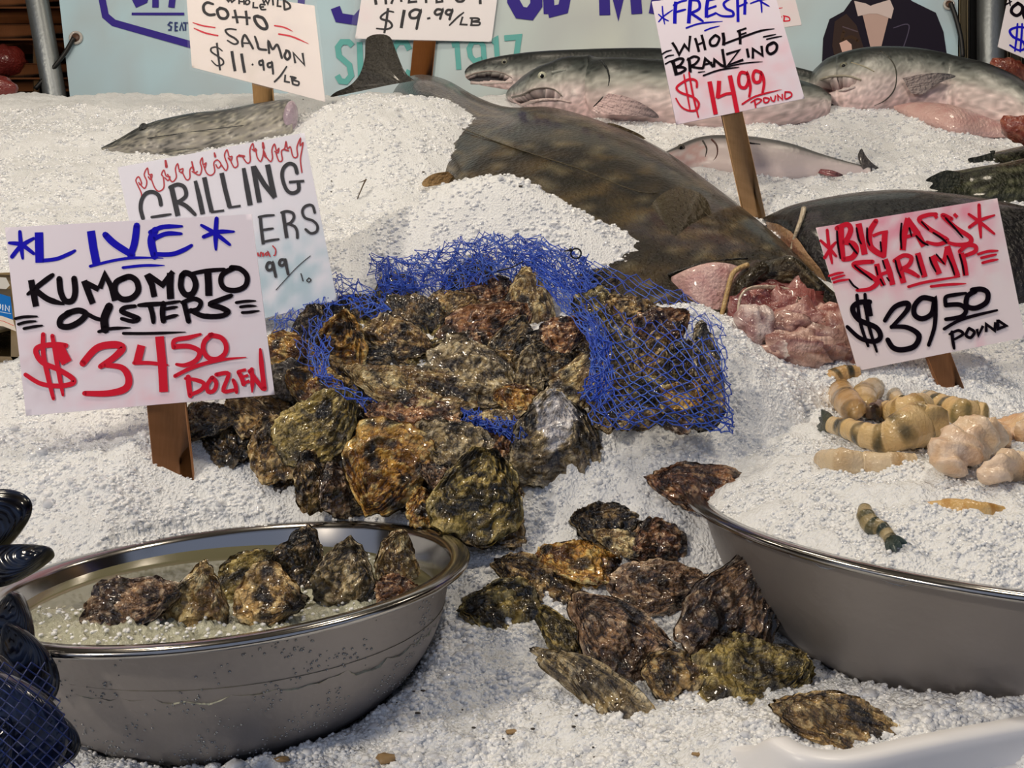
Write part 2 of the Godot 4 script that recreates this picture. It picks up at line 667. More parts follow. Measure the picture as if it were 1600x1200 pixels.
func backdrop() -> void:
	# galvanised posts
	for s in [[58.0, 84.0, 2.42, 17.0, "galvanised steel post left of the banner"], [1545.0, 1545.0, 2.42, 22.0, "galvanised steel post right of the banner"]]:
		var b := spot(s[1], 140, s[2])
		var a := spot(s[0], 0, s[2])
		var dir := (a - b).normalized()
		var r: float = s[3] * s[2] / FOCAL
		var post := thing("post", s[4], "post", b - dir * 0.9)
		var k := Pen.new()
		pen_tube(k, PackedVector3Array([Vector3.ZERO, dir * 2.2]), r, r, 20, Color.WHITE)
		part("tube", pen_mesh(k), mats.galvanised, post)
		k = Pen.new()
		pen_tube(k, PackedVector3Array([dir * 0.0, dir * 0.02]), r * 1.5, r * 1.5, 20, Color.WHITE)
		part("foot_collar", pen_mesh(k), mats.galvanised, post)
	# timber strip and black upright by the right post
	var k := Pen.new()
	var p := spot(1502, 60, 2.40)
	pen_box(k, Transform3D(look, Vector3.ZERO), Vector3(0.022, 1.1, 0.03), hue(150, 138, 112), 0.003)
	var o := part("timber_batten", pen_mesh(k, false), mats.stick_wood)
	o.position = p
	tag(o, "narrow pale timber batten along the banner's right edge", "batten")
	k = Pen.new()
	pen_box(k, Transform3D(look, Vector3.ZERO), Vector3(0.022, 1.1, 0.02), hue(18, 17, 16), 0.003)
	o = part("black_upright", pen_mesh(k, false), mats.plain)
	o.position = spot(1518, 60, 2.41)
	tag(o, "black metal upright between the pale batten and the right post", "upright")
	k = Pen.new()
	pen_box(k, Transform3D(look, Vector3.ZERO), Vector3(0.03, 1.1, 0.02), hue(120, 112, 98), 0.003)
	o = part("weathered_board", pen_mesh(k, false), mats.stick_wood)
	o.position = spot(1585, 60, 2.46)
	tag(o, "weathered grey-brown board right of the right post", "board")
	# banner
	var n := (look * Vector3(-0.05, 0.06, 1.0)).normalized()
	var base := spot(800, 60, 2.36)
	var banner := thing("banner", "pale blue-grey vinyl banner printed with purple and teal lettering behind the fish", "banner")
	k = Pen.new()
	var cols := 44
	var rows := 10
	for i in rows + 1:
		for j in cols + 1:
			var py := lerpf(-190, 175, float(i) / rows)
			var px := lerpf(lerpf(88, 108, (py + 40.0) / 180.0), 1497, float(j) / cols)
			var q := plane_hit(px, py, base, n)
			k.p.append(q + n * (0.0005 * sin(j * 0.8) - 0.0005))
			var stain := clampf(0.5 + 0.9 * noise.get_noise_2d(px * 0.012, py * 0.012), 0, 1)
			var side := clampf(1.0 - absf(px - 950.0) / 420.0, 0, 1)
			k.c.append(hue(176, 206, 220).lerp(hue(205, 206, 196), side * 0.8).lerp(hue(170, 176, 182), stain * 0.45))
	grid_index(k.idx, 0, rows + 1, cols + 1, false, true)
	part("vinyl_sheet", pen_mesh(k), mats.banner_vinyl, banner)
	# prints: thick straight strokes and curved letters traced on the sheet
	var ink := Inker.new(self, base, n, 0.0010)
	var purple := hue(62, 52, 140)
	var teal := hue(104, 176, 174)
	ink.line(purple, 11, "160,-70 160,0 165,25 178,36 320,76 452,38 470,20 474,-70", 0, 0, 1)
	ink.line(purple, 4, "206,22 288,22", 0, 0, 1)
	ink.line(purple, 10, "219,-60 208,-48 208,-8 215,6 226,1 229,-10", 0, 0, 1)
	ink.line(purple, 10, "244,-60 243,12", 0, 0, 1)
	ink.line(purple, 10, "262,-56 290,-56", 0, 0, 1)
	ink.line(purple, 10, "276,-56 268,12", 0, 0, 1)
	var navy := hue(60, 72, 120)
	ink.line(navy, 2.4, "270,36 266,35 263,39 268,42 267,47 263,47", 0, 0, 1)
	ink.line(navy, 2.4, "278,36 274,36 274,48 278,48", 0, 0, 1)
	ink.line(navy, 2.2, "274,42 278,42", 0, 0, 1)
	ink.line(navy, 2.4, "281,48 284,36 287,48", 0, 0, 1)
	ink.line(navy, 2.4, "290,48 290,36", 0, 0, 1)
	ink.line(navy, 2.4, "286,36 294,36", 0, 0, 1)
	# SEAFOOD MARKET, tops above the frame
	ink.line(purple, 15, "576,-70 552,-82 528,-68 530,-44 568,-22 574,12 556,32 530,28 524,12", 0, 0, 1)
	ink.line(purple, 15, "640,-86 606,-86 612,28 640,28", 0, 0, 1)
	ink.line(purple, 15, "668,26 686,-86 708,24", 0, 0, 1)
	ink.line(purple, 15, "738,22 734,-88 764,-88", 0, 0, 1)
	ink.line(purple, 19, "800,-60 802,2 812,20 828,22 838,8 838,-62 826,-82 808,-80 800,-60", 0, 0, 1)
	ink.line(purple, 17, "858,22 854,-84", 0, 0, 1)
	ink.line(purple, 17, "856,20 880,14 884,-6 878,-70 856,-84", 0, 0, 1)
	ink.line(purple, 17, "945,24 942,-88", 0, 0, 1)
	ink.line(purple, 17, "945,-84 966,18 986,-88", 0, 0, 1)
	ink.line(purple, 17, "987,-88 995,22", 0, 0, 1)
	ink.line(purple, 17, "1022,22 1038,-90 1060,20", 0, 0, 1)
	ink.line(purple, 14, "1028,-10 1056,-12", 0, 0, 1)
	ink.line(purple, 16, "1090,20 1086,-90 1112,-80 1112,-50 1090,-36 1118,18", 0, 0, 1)
	ink.line(purple, 16, "1140,18 1138,-92", 0, 0, 1)
	ink.line(purple, 16, "1172,-92 1142,-36 1176,16", 0, 0, 1)
	# SINCE 1917
	ink.line(teal, 9, "551,72 545,66 534,66 528,74 530,88 546,102 549,118 541,128 532,127 527,118", 0, 0, 1)
	ink.line(teal, 9, "562,66 564,126", 0, 0, 1)
	ink.line(teal, 9, "580,126 578,66 600,124 598,64", 0, 0, 1)
	ink.line(teal, 9, "640,78 634,66 622,66 615,76 617,110 624,122 635,121 640,110", 0, 0, 1)
	ink.line(teal, 9, "672,64 656,64 658,120 675,119", 0, 0, 1)
	ink.line(teal, 9, "656,92 670,91", 0, 0, 1)
	ink.line(teal, 8, "706,71 714,69 717,109", 0, 0, 1)
	ink.line(teal, 8, "754,92 742,96 735,88 733,76 738,66 750,65 755,72 757,100 750,109 739,108", 0, 0, 1)
	ink.line(teal, 8, "768,66 775,62 778,104", 0, 0, 1)
	ink.line(teal, 9, "788,60 811,58 805,100", 0, 0, 1)
	# printed dress coat, shirt front, bow tie and hand
	var coat := hue(38, 34, 46)
	ink.poly(coat, "1284,104 1286,60 1296,30 1318,18 1345,-20 1400,-20 1425,2 1462,20 1474,50 1482,104", -0.0006)
	ink.poly(hue(62, 50, 48), "1300,72 1304,34 1322,22 1338,40 1352,84 1350,100 1306,100", 0.0000)
	ink.poly(hue(188, 160, 152), "1342,16 1348,26 1362,84 1374,84 1388,28 1384,14", 0.0004)
	ink.poly(hue(205, 188, 186), "1334,2 1352,6 1360,10 1364,8 1390,0 1396,14 1392,30 1370,22 1358,22 1340,26", 0.0009)
	ink.poly(hue(214, 178, 168), "1311,68 1322,63 1330,70 1331,82 1316,84", 0.0009)
	var fold := hue(90, 74, 84)
	ink.line(fold, 1.6, "1340,10 1356,14 1340,18")
	ink.line(fold, 1.6, "1390,8 1368,14 1392,20")
	ink.line(fold, 1.6, "1358,10 1358,20 1368,20 1367,9 1358,10", 0, 0, 1)
	ink.line(hue(92, 80, 88), 1.5, "1374,26 1376,84", 0, 0, 1)
	ink.line(hue(92, 80, 88), 1.8, "1316,42 1340,50", 0, 0, 1)
	ink.line(hue(86, 80, 100), 1.5, "1396,44 1420,40 1410,78")
	ink.line(hue(70, 54, 44), 5, "1318,50 1316,62 1330,58 1340,64")
	ink.line(hue(92, 80, 88), 3.0, "1366,44 1366.5,45", 0, 0, 1)
	ink.finish(banner, "printed_lettering", mats.print)
	for g in [[119.5, 60.0, 9.0, "59,142 80,118 104,88 119,62", 3.6], [1482.0, 8.0, 7.0, "1482,8 1490,30 1498,62 1501,92", 3.4]]:
		var c := plane_hit(g[0], g[1], base, n)
		var rr: float = g[2] * 2.36 / FOCAL
		k = Pen.new()
		var q := Basis.looking_at(n, Vector3.UP)
		for i in 9:
			var a := TAU * i / 8.0
			for j in 20:
				var b := TAU * j / 20.0
				k.p.append(c + n * 0.003 + q * Vector3((rr + 0.28 * rr * cos(a)) * cos(b), (rr + 0.28 * rr * cos(a)) * sin(b), -0.28 * rr * sin(a)))
				k.c.append(hue(176, 172, 168))
		grid_index(k.idx, 0, 9, 20, true)
		part("grommet", pen_mesh(k), mats.gloss, banner)
		k = Pen.new()
		pen_tube(k, PackedVector3Array([c + n * 0.0045, c + n * 0.005]), rr * 0.8, rr * 0.8, 16, hue(82, 58, 46))
		part("grommet_hole", pen_mesh(k), mats.plain, banner)
		k = Pen.new()
		var path := PackedVector3Array()
		var pn := nums(g[3])
		for i in range(0, pn.size(), 2):
			path.append(plane_hit(pn[i], pn[i + 1], base, n) + n * 0.012)
		path = smooth_path(path, 5)
		pen_tube(k, path, g[4] * 2.36 / FOCAL, g[4] * 2.36 / FOCAL, 8, hue(16, 15, 16))
		part("tie_cord", pen_mesh(k), mats.plain, banner)
	# shelving seen past the left post
	var shelf := thing("wooden_shelving", "dark timber shelving in the shade left of the banner", "shelf", spot(30, 70, 2.75))
	k = Pen.new()
	pen_box(k, Transform3D(look, Vector3(0, -0.1, -0.10)), Vector3(0.5, 0.9, 0.02), hue(30, 26, 24), 0.003)
	part("back_board", pen_mesh(k, false), mats.plain, shelf)
	for s in [[-0.016, 15.0], [0.095, 62.0], [-0.13, 120.0]]:
		k = Pen.new()
		pen_box(k, Transform3D(look, Vector3(0, (70.0 - s[1]) / FOCAL * 2.75, 0)), Vector3(0.5, 0.045, 0.12), hue(132, 84, 52), 0.004)
		part("shelf_board", pen_mesh(k, false), mats.stick_wood, shelf)
	for s in [[-0.08, 100.0], [0.075, 105.0]]:
		k = Pen.new()
		pen_box(k, Transform3D(look, Vector3(s[0], (70.0 - s[1]) / FOCAL * 2.75, 0.02)), Vector3(0.035, 0.2, 0.05), hue(112, 88, 62), 0.004)
		part("upright_board", pen_mesh(k, false), mats.stick_wood, shelf)
	for s in [[8.0, 96.0, 0.045, 2.70, "soft red bundle lying on the shelving at the photo's left edge"], [2.0, 138.0, 0.026, 2.15, "rounded red fish end resting on the ice at the far left edge"]]:
		k = Pen.new()
		pen_ball(k, Vector3.ZERO, Vector3(s[2] * 1.3, s[2], s[2]), hue(112, 44, 40), 12, 16)
		for i in k.p.size():
			k.p[i] *= 1.0 + 0.2 * noise.get_noise_3dv(k.p[i] * 30.0)
		o = part("red_fish_piece", pen_mesh(k), mats.flesh)
		o.position = spot(s[0], s[1], s[3])
		tag(o, s[4], "fish piece")

# traces strokes and flat shapes on a plane; a coordinate is a pixel of the photograph, optionally of an enlarged part of it
class Inker:
	var host
	var root: Node3D
	var o: Vector3
	var n: Vector3
	var lift: float
	var pens := {}
	var layer := 0
	var ox := 0.0
	var oy := 0.0
	var sc := 1.0
	func _init(h, origin: Vector3, normal: Vector3, l: float) -> void:
		host = h
		o = origin
		n = normal
		lift = l
	func view(x: float, y: float, s: float) -> void:
		ox = x
		oy = y
		sc = s
	func pen_of(key: String):
		if not pens.has(key):
			pens[key] = host.Pen.new()
		return pens[key]
	func line(col: Color, width: float, s: String, taper0 := 0.0, taper1 := 0.0, straight := 0) -> void:
		var a: PackedFloat32Array = host.nums(s)
		var pts := PackedVector2Array()
		for i in range(0, a.size(), 2):
			pts.append(Vector2(ox + a[i] * sc, oy + a[i + 1] * sc))
		var path := PackedVector2Array()
		if straight == 0 and pts.size() > 2:
			for i in pts.size() - 1:
				for q in 6:
					path.append(pts[i].cubic_interpolate(pts[i + 1], pts[maxi(i - 1, 0)], pts[mini(i + 2, pts.size() - 1)], q / 6.0))
			path.append(pts[pts.size() - 1])
		else:
			path = pts
		layer += 1
		var z := lift + layer * 0.000012
		var k = pen_of(col.to_html(false))
		var w := width * sc * 0.5
		var m := path.size()
		var left := []
		var right := []
		for i in m:
			var d0 := (path[i] - path[maxi(i - 1, 0)]).normalized()
			var d1 := (path[mini(i + 1, m - 1)] - path[i]).normalized()
			if i == 0:
				d0 = d1
			if i == m - 1:
				d1 = d0
			var t := (d0 + d1)
			t = t.normalized() if t.length() > 0.2 else d1
			var miter := clampf(1.0 / maxf(0.45, t.dot(d1)), 1.0, 1.9)
			var f := float(i) / maxf(1, m - 1)
			var ww := w * lerpf(1.0 - taper0, 1.0, minf(1.0, f * 3.0)) * lerpf(1.0 - taper1, 1.0, minf(1.0, (1.0 - f) * 3.0))
			var off := Vector2(-t.y, t.x) * ww * miter
			left.append(path[i] + off)
			right.append(path[i] - off)
		var first: int = k.p.size()
		for i in m:
			for q in [left[i], right[i]]:
				k.p.append(host.plane_hit(q.x, q.y, o, n) + n * z)
				k.c.append(col)
		for i in m - 1:
			var b := first + i * 2
			k.idx.append_array(PackedInt32Array([b, b + 2, b + 1, b + 1, b + 2, b + 3]))
		if straight == 0:
			for e in [0, m - 1]:
				var c: Vector2 = path[e]
				var rr: float = (left[e] - right[e]).length() * 0.5
				var f2: int = k.p.size()
				k.p.append(host.plane_hit(c.x, c.y, o, n) + n * z)
				k.c.append(col)
				for j in 9:
					var q := c + Vector2(cos(TAU * j / 8.0), sin(TAU * j / 8.0)) * rr
					k.p.append(host.plane_hit(q.x, q.y, o, n) + n * z)
					k.c.append(col)
				for j in 8:
					k.idx.append_array(PackedInt32Array([f2, f2 + 1 + j, f2 + 2 + j]))
	func poly(col: Color, s: String, extra := 0.0) -> void:
		layer += 1
		host.flat_poly(pen_of(col.to_html(false)), host.nums(s), o, n, lift + layer * 0.000012 + extra, col)
	func done() -> void:
		var words := {"2218be": "blue_lettering", "18121a": "black_lettering", "d6283e": "red_lettering", "be1e2c": "red_flame_drawing"}
		for key in pens:
			var k = pens[key]
			for i in k.p.size():
				k.p[i] -= root.position
			host.part(words.get(key, "lettering"), host.build(k.p, k.idx, k.c), host.mats.ink, root)
	func finish(root: Node3D, called: String, m: Material) -> void:
		for key in pens:
			host.part(called, host.build(pens[key].p, pens[key].idx, pens[key].c), m, root)

# ---------------------------------------------------------------- bowls
func make_bowls() -> void:
	var names := ["round stainless steel bowl of icy water holding loose oysters", "large stainless steel bowl heaped with ice and shrimp"]
	for b in 2:
		var c: Vector3 = bowls[b][0]
		var prof: Array = bowls[b][1]
		var root := thing("steel_bowl", names[b], "bowl", c)
		if b == 0:
			root.basis = Basis(Vector3(0, 0, 1), deg_to_rad(3.5)) * Basis(Vector3(1, 0, 0), deg_to_rad(-2.5))
		var outer := []
		for i in range(1, prof.size()):
			outer.append(prof[i])
		var fine_wall := PackedVector3Array()
		for q in outer:
			fine_wall.append(Vector3(q[0], q[1], 0))
		outer = []
		for q in smooth_path(fine_wall, 6):
			outer.append([maxf(0.0, q.x), q.y])
		part("outer_wall", lathe(outer, 96, Color.WHITE), mats.steel_outside, root)
		var inner := []
		for q in outer:
			inner.append([maxf(0.0, q[0] - 0.0025), q[1] + 0.0025])
		inner.reverse()
		part("inner_wall", lathe(inner, 96, Color.WHITE), mats.steel, root)
		var r: float = prof[0][0]
		part("rolled_rim", lathe([[r - 0.0145, -0.003], [r - 0.0125, 0.0006], [r - 0.006, 0.0016], [r - 0.001, 0.001], [r + 0.001, -0.001], [r, -0.0035], [r - 0.003, -0.0045], [r - 0.007, -0.0035], [r - 0.0145, -0.0035]], 96, Color.WHITE), mats.steel, root)
		if b == 0:
			var mm := MultiMesh.new()
			mm.transform_format = MultiMesh.TRANSFORM_3D
			var k := Pen.new()
			pen_ball(k, Vector3.ZERO, Vector3.ONE, Color.WHITE, 5, 8)
			mm.mesh = pen_mesh(k)
			var ts := []
			rng.seed = 5
			for i in 2600:
				var a := rng.randf_range(0.15, PI - 0.1)
				var h := rng.randf_range(-0.1, -0.008)
				if noise.get_noise_2d(a * 3.0 + 20.0, h * 30.0) + 0.12 < rng.randf() * 0.5:
					continue
				var rr := 0.0
				for j in range(2, outer.size()):
					if h >= outer[j][1]:
						rr = lerpf(outer[j][0], outer[j - 1][0], (h - outer[j][1]) / (outer[j - 1][1] - outer[j][1]))
						break
				var s := rng.randf_range(0.0004, 0.0010)
				ts.append(Transform3D(Basis().scaled(Vector3.ONE * s), Vector3(rr * cos(a), h, rr * sin(a))))
			mm.instance_count = ts.size()
			for i in ts.size():
				mm.set_instance_transform(i, ts[i])
			var mi := MultiMeshInstance3D.new()
			mi.name = "condensation"
			mi.multimesh = mm
			mi.material_override = mats.droplet
			mi.set_meta("kind", "stuff")
			root.add_child(mi)
	# water and slush in the left bowl
	var c0: Vector3 = bowls[0][0]
	var k := Pen.new()
	disc(k, 0.1535, 24, 72, func(_x, _z, _r): return 0.0)
	var w := part("icy_water", pen_mesh(k), mats.water)
	w.position = c0 + Vector3(0, -0.0225, 0)
	w.set_meta("kind", "stuff")
	tag(w, "murky grey-green meltwater inside the left steel bowl", "water")
	k = Pen.new()
	disc(k, 0.152, 60, 150, func(x, z, r): return slush(x, z, r))
	w = part("bowl_slush", pen_mesh(k), mats.slush)
	w.position = c0 + Vector3(0, -0.0225, 0)
	w.set_meta("kind", "stuff")
	tag(w, "crushed ice floating in the left steel bowl around the oysters", "ice")
	rng.seed = 71
	for i in 1800:
		var a := rng.randf() * TAU
		var rr := 0.15 * sqrt(rng.randf())
		var x := rr * cos(a)
		var z := rr * sin(a)
		var h := slush(x, z, rr)
		if h > -0.001:
			grain(c0 + Vector3(x, h - 0.0225, z), rng.randf_range(0.0009, 0.0022))
	# heap of ice in the right bowl
	var c1: Vector3 = bowls[1][0]
	k = Pen.new()
	disc(k, 0.2485, 90, 260, func(x, z, r): return heap(x, z, r))
	w = part("bowl_ice", pen_mesh(k), mats.ice)
	w.position = c1
	w.set_meta("kind", "stuff")
	tag(w, "heap of crushed ice filling the right steel bowl under the shrimp", "ice")
	for i in 22000:
		var a := rng.randf() * TAU
		var rr := 0.246 * sqrt(rng.randf())
		var x := rr * cos(a)
		var z := rr * sin(a)
		if noise.get_noise_2d(x * 16.0, z * 16.0 + 50.0) > -0.2:
			grain(c1 + Vector3(x, heap(x, z, rr), z), rng.randf_range(0.0008, 0.0019))

func grain(p: Vector3, s: float) -> void:
	ice_spots.append(Transform3D(Basis.from_euler(Vector3(rng.randf() * TAU, rng.randf() * TAU, rng.randf() * TAU)).scaled(Vector3(s, s * 0.8, s)), p + Vector3(0, s * 0.25, 0)))

func disc(k: Pen, radius: float, rings: int, cols: int, f: Callable) -> void:
	for i in rings + 1:
		var r := radius * i / rings
		for j in cols:
			var a := TAU * j / cols
			var x := r * cos(a)
			var z := r * sin(a)
			k.p.append(Vector3(x, f.call(x, z, r), z))
			k.c.append(Color.WHITE)
	grid_index(k.idx, 0, rings + 1, cols, true, true)

func slush(x: float, z: float, r: float) -> float:
	var h := -0.010
	for q in [[-0.125, 0.05, 0.055, 0.014], [-0.07, 0.075, 0.05, 0.011], [-0.02, 0.08, 0.08, 0.009], [0.03, -0.045, 0.05, 0.015], [0.06, 0.05, 0.07, 0.009], [0.11, 0.0, 0.05, 0.012], [-0.02, 0.02, 0.05, 0.007], [0.07, -0.09, 0.05, 0.012]]:
		var e: float = ((x - q[0]) * (x - q[0]) + (z - q[1]) * (z - q[1])) / (q[2] * q[2])
		h += q[3] * exp(-e * 1.6)
	return h + 0.001 + 0.003 * noise.get_noise_2d(x * 60.0, z * 60.0) + 0.0032 * noise.get_noise_2d(x * 160.0, z * 160.0)

func heap(x: float, z: float, r: float) -> float:
	var q := r / 0.25
	var h := -0.010 + 0.052 * pow(maxf(0.0, 1.0 - q * q), 0.75)
	h += 0.030 * smoothstep(-0.04, -0.2, z)
	h += 0.012 * exp(-((x + 0.13) * (x + 0.13) + (z + 0.10) * (z + 0.10)) / 0.012)
	return h + 0.004 * noise.get_noise_2d(x * 30.0 + 7.0, z * 30.0) + 0.0020 * noise.get_noise_2d(x * 100.0, z * 100.0) + 0.0007 * noise.get_noise_2d(x * 220.0, z * 220.0)

# ---------------------------------------------------------------- fish
class Fish:
	var ring := 64
	var p := PackedVector3Array()
	var nrm := PackedVector3Array()
	var v := PackedFloat32Array()
	var rows := 0

# stations: "top x, top y, bottom x, bottom y" in photo pixels; the body is a loft whose sides bulge by thick times its half height
func loft_fish(stations: String, lean: float, thick: float, back: float, paint: Callable, per := 6, depths := PackedFloat32Array(), bare := false, mouth := "", gums := Color.BLACK) -> Array:
	var a := nums(stations)
	var tp := PackedVector3Array()
	var bp := PackedVector3Array()
	for i in range(0, a.size(), 4):
		var db := depth_of(hit_base(a[i + 2], a[i + 3])) if bare else hit_depth(a[i + 2], a[i + 3])
		if depths.size() > 0:
			db = depths[mini(i / 4, depths.size() - 1)]
		var dt := db + lean * maxf(0.0, minf(depth_of(hit_base(a[i], a[i + 1])) if bare else hit_depth(a[i], a[i + 1]), db + 0.5) - db)
		tp.append(spot(a[i], a[i + 1], dt + back))
		bp.append(spot(a[i + 2], a[i + 3], db + back))
	tp = smooth_path(tp, per)
	bp = smooth_path(bp, per)
	var f := Fish.new()
	var hole := PackedVector2Array()
	var hn := nums(mouth)
	for i in range(0, hn.size(), 2):
		hole.append(Vector2(hn[i], hn[i + 1]))
	var n := tp.size()
	f.rows = n
	var k := Pen.new()
	for i in n:
		var c := (tp[i] + bp[i]) * 0.5
		var ax := (tp[i] - bp[i]) * 0.5
		var c0 := (tp[maxi(i - 1, 0)] + bp[maxi(i - 1, 0)]) * 0.5
		var c1 := (tp[mini(i + 1, n - 1)] + bp[mini(i + 1, n - 1)]) * 0.5
		var t := (c1 - c0).normalized()
		var nn := t.cross(ax).normalized()
		if nn.dot(EYE - c) < 0:
			nn = -nn
		for j in f.ring:
			var g := TAU * j / f.ring
			var cv := cos(g)
			var q := c + ax * cv + nn * sin(g) * ax.length() * thick
			var open := sin(g) > -0.2 and hole.size() > 2 and Geometry2D.is_point_in_polygon(seen(q), hole)
			if open:
				q -= nn * (sin(g) + 0.25) * ax.length() * thick * 0.9
			k.p.append(q)
			f.nrm.append(nn * sign(sin(g)))
			f.v.append(cv)
			k.c.append(gums if open else paint.call(float(i) / (n - 1), cv, q))
	grid_index(k.idx, 0, n, f.ring, true, true)
	for e in [0, n - 1]:
		var ci := k.p.size()
		var m := Vector3.ZERO
		for j in f.ring:
			m += k.p[e * f.ring + j]
		k.p.append(m / f.ring)
		k.c.append(k.c[e * f.ring])
		for j in f.ring:
			var x: int = e * f.ring + j
			var y: int = e * f.ring + (j + 1) % f.ring
			k.idx.append_array(PackedInt32Array([ci, x, y] if e == 0 else [ci, y, x]))
	f.p = k.p
	return [f, build(k.p, k.idx, k.c)]

# the point of the fish's near side that shows at a pixel
func on_fish(f: Fish, px: float, py: float, out := 0.0) -> Vector3:
	var best := 1e9
	var at_pos := Vector3.ZERO
	var want := Vector2(px, py)
	for i in f.nrm.size():
		if f.nrm[i].dot(EYE - f.p[i]) < 0:
			continue
		var e := seen(f.p[i]).distance_squared_to(want)
		if e < best:
			best = e
			at_pos = f.p[i]
	var d := depth_of(at_pos)
	return spot(px, py, d - out)

func mark(f: Fish, root: Node3D, called: String, s: String, width: float, col: Color, m := "fish", flat := 0.5, out := 0.0) -> void:
	var a := nums(s)
	var path := PackedVector3Array()
	for i in range(0, a.size(), 2):
		path.append(on_fish(f, a[i], a[i + 1], out))
	path = smooth_path(path, 5)
	var k := Pen.new()
	var r := width * 0.5 * depth_of(path[0]) / FOCAL
	pen_tube(k, path, r, r * 0.5, 8, col)
	part(called, pen_mesh(k), mats[m], root)

func eye(f: Fish, root: Node3D, px: float, py: float, rpx: float, iris: Color) -> void:
	var p := on_fish(f, px, py, 0.0)
	var r := rpx * depth_of(p) / FOCAL
	var holder := Node3D.new()
	holder.name = "eye"
	root.add_child(holder, true)
	holder.position = p
	holder.basis = Basis.looking_at(-(EYE - p).normalized(), Vector3.UP)
	var k := Pen.new()
	pen_ball(k, Vector3.ZERO, Vector3(r, r, r * 0.55), iris, 10, 16)
	part("iris", pen_mesh(k), mats.eye, holder)
	k = Pen.new()
	pen_ball(k, Vector3(0, 0, r * 0.42), Vector3(r * 0.48, r * 0.48, r * 0.22), hue(12, 14, 14), 8, 12)
	part("pupil", pen_mesh(k), mats.eye, holder)

# a fin: outline in pixels (the first and last points are its root), with raised rays; depth at the root and at the tip
func fin(root: Node3D, called: String, s: String, d0: float, d1: float, c0: Color, c1: Color, rays := 8, m := "fish", thick := 0.0022) -> void:
	var a := nums(s)
	var rim := PackedVector2Array()
	var raw := PackedVector3Array()
	for i in range(0, a.size(), 2):
		raw.append(Vector3(a[i], a[i + 1], 0))
	for q in smooth_path(raw, 4):
		rim.append(Vector2(q.x, q.y))
	var n := rim.size()
	var base0 := rim[0]
	var base1 := rim[n - 1]
	# resample the outer rim evenly
	var total := 0.0
	for i in n - 1:
		total += rim[i].distance_to(rim[i + 1])
	var cols := rays * 6
	var rows := 8
	var outer := PackedVector2Array()
	for j in cols + 1:
		var want := total * j / cols
		var run := 0.0
		for i in n - 1:
			var l := rim[i].distance_to(rim[i + 1])
			if run + l >= want - 0.001:
				outer.append(rim[i].lerp(rim[i + 1], clampf((want - run) / maxf(l, 0.001), 0, 1)))
				break
			run += l
	var far := 0.0
	for q in outer:
		far = maxf(far, q.distance_to((base0 + base1) * 0.5))
	var k := Pen.new()
	for side in 2:
		var first := k.p.size()
		for i in rows + 1:
			for j in cols + 1:
				var u := float(j) / cols
				var b := base0.lerp(base1, u)
				var f := float(i) / rows
				var q := b.lerp(outer[j], f)
				var share := clampf(q.distance_to((base0 + base1) * 0.5) / far, 0, 1)
				var d := lerpf(d0, d1, share)
				var ridge := 0.0005 * (0.5 + 0.5 * cos(u * rays * TAU))
				k.p.append(spot(q.x, q.y, d + (-ridge - thick * 0.5 if side == 0 else thick * 0.5) * (1.0 - 0.5 * share)))
				k.c.append(c0.lerp(c1, share * share).lerp(c0 * 1.25, 0.25 * (0.5 + 0.5 * cos(u * rays * TAU))))
		grid_index(k.idx, first, rows + 1, cols + 1, false, side == 1)
	part(called, pen_mesh(k), mats[m], root)

func grad(v: float, stops: Array) -> Color:
	# stops: [v, colour] from belly (-1) to back (+1)
	for i in range(1, stops.size()):
		if v <= stops[i][0]:
			var t: float = (v - stops[i - 1][0]) / (stops[i][0] - stops[i - 1][0])
			return stops[i - 1][1].lerp(stops[i][1], clampf(smoothstep(0, 1, t), 0, 1))
	return stops[stops.size() - 1][1]

func salmon_paint(u: float, v: float, q: Vector3) -> Color:
	var c := grad(v + 0.08 * noise.get_noise_3dv(q * 22.0), [[-1.0, hue(214, 188, 186)], [-0.5, hue(206, 190, 188)], [-0.1, hue(158, 158, 152)], [0.15, hue(112, 116, 112)], [0.4, hue(58, 63, 62)], [0.7, hue(36, 40, 41)], [1.0, hue(30, 34, 36)]])
	var s := noise.get_noise_3dv(q * 160.0)
	if v > 0.15 and s > 0.52:
		c = c.lerp(hue(30, 34, 34), 0.7)
	return c.lerp(c * (1.0 + 0.35 * noise.get_noise_3dv(q * 90.0)), 0.7)

func chrome_paint(u: float, v: float, q: Vector3) -> Color:
	var c := grad(v + 0.10 * noise.get_noise_3dv(q * 26.0), [[-1.0, hue(150, 146, 140)], [-0.3, hue(132, 130, 124)], [0.15, hue(96, 98, 96)], [0.45, hue(58, 62, 64)], [1.0, hue(42, 47, 52)]])
	var s := noise.get_noise_3dv(q * 170.0)
	if s > 0.35:
		c = c.lerp(hue(196, 190, 168), 0.45)
	elif s < -0.4:
		c = c.lerp(hue(32, 34, 36), 0.5)
	return c

func halibut_paint(u: float, v: float, q: Vector3) -> Color:
	var c := hue(56, 47, 32)
	var a := noise.get_noise_3dv(q * 16.0)
	var b := noise.get_noise_3dv(q * 48.0 + Vector3.ONE * 4.0)
	c = c.lerp(hue(34, 31, 23), clampf(0.5 + a * 1.4, 0, 1))
	c = c.lerp(hue(96, 80, 50), clampf(b * 1.6, 0, 0.8))
	c = c.lerp(hue(30, 27, 20), clampf(noise.get_noise_3dv(q * Vector3(60, 110, 110)) * 1.4 - 0.1, 0, 0.7))
	if noise.get_noise_3dv(q * Vector3(70, 90, 90)) > 0.44:
		c = c.lerp(hue(138, 128, 104), 0.6)
	c = c.lerp(hue(58, 63, 66), clampf(1.0 - u * 3.4, 0, 1) * 0.8)
	c = c.lerp(hue(60, 61, 58), smoothstep(0.55, 0.95, v) * 0.6)
	if u > 0.35 and u < 0.85:
		c = c.lerp(hue(140, 112, 116), smoothstep(0.93, 1.0, v) * 0.8)
	return c

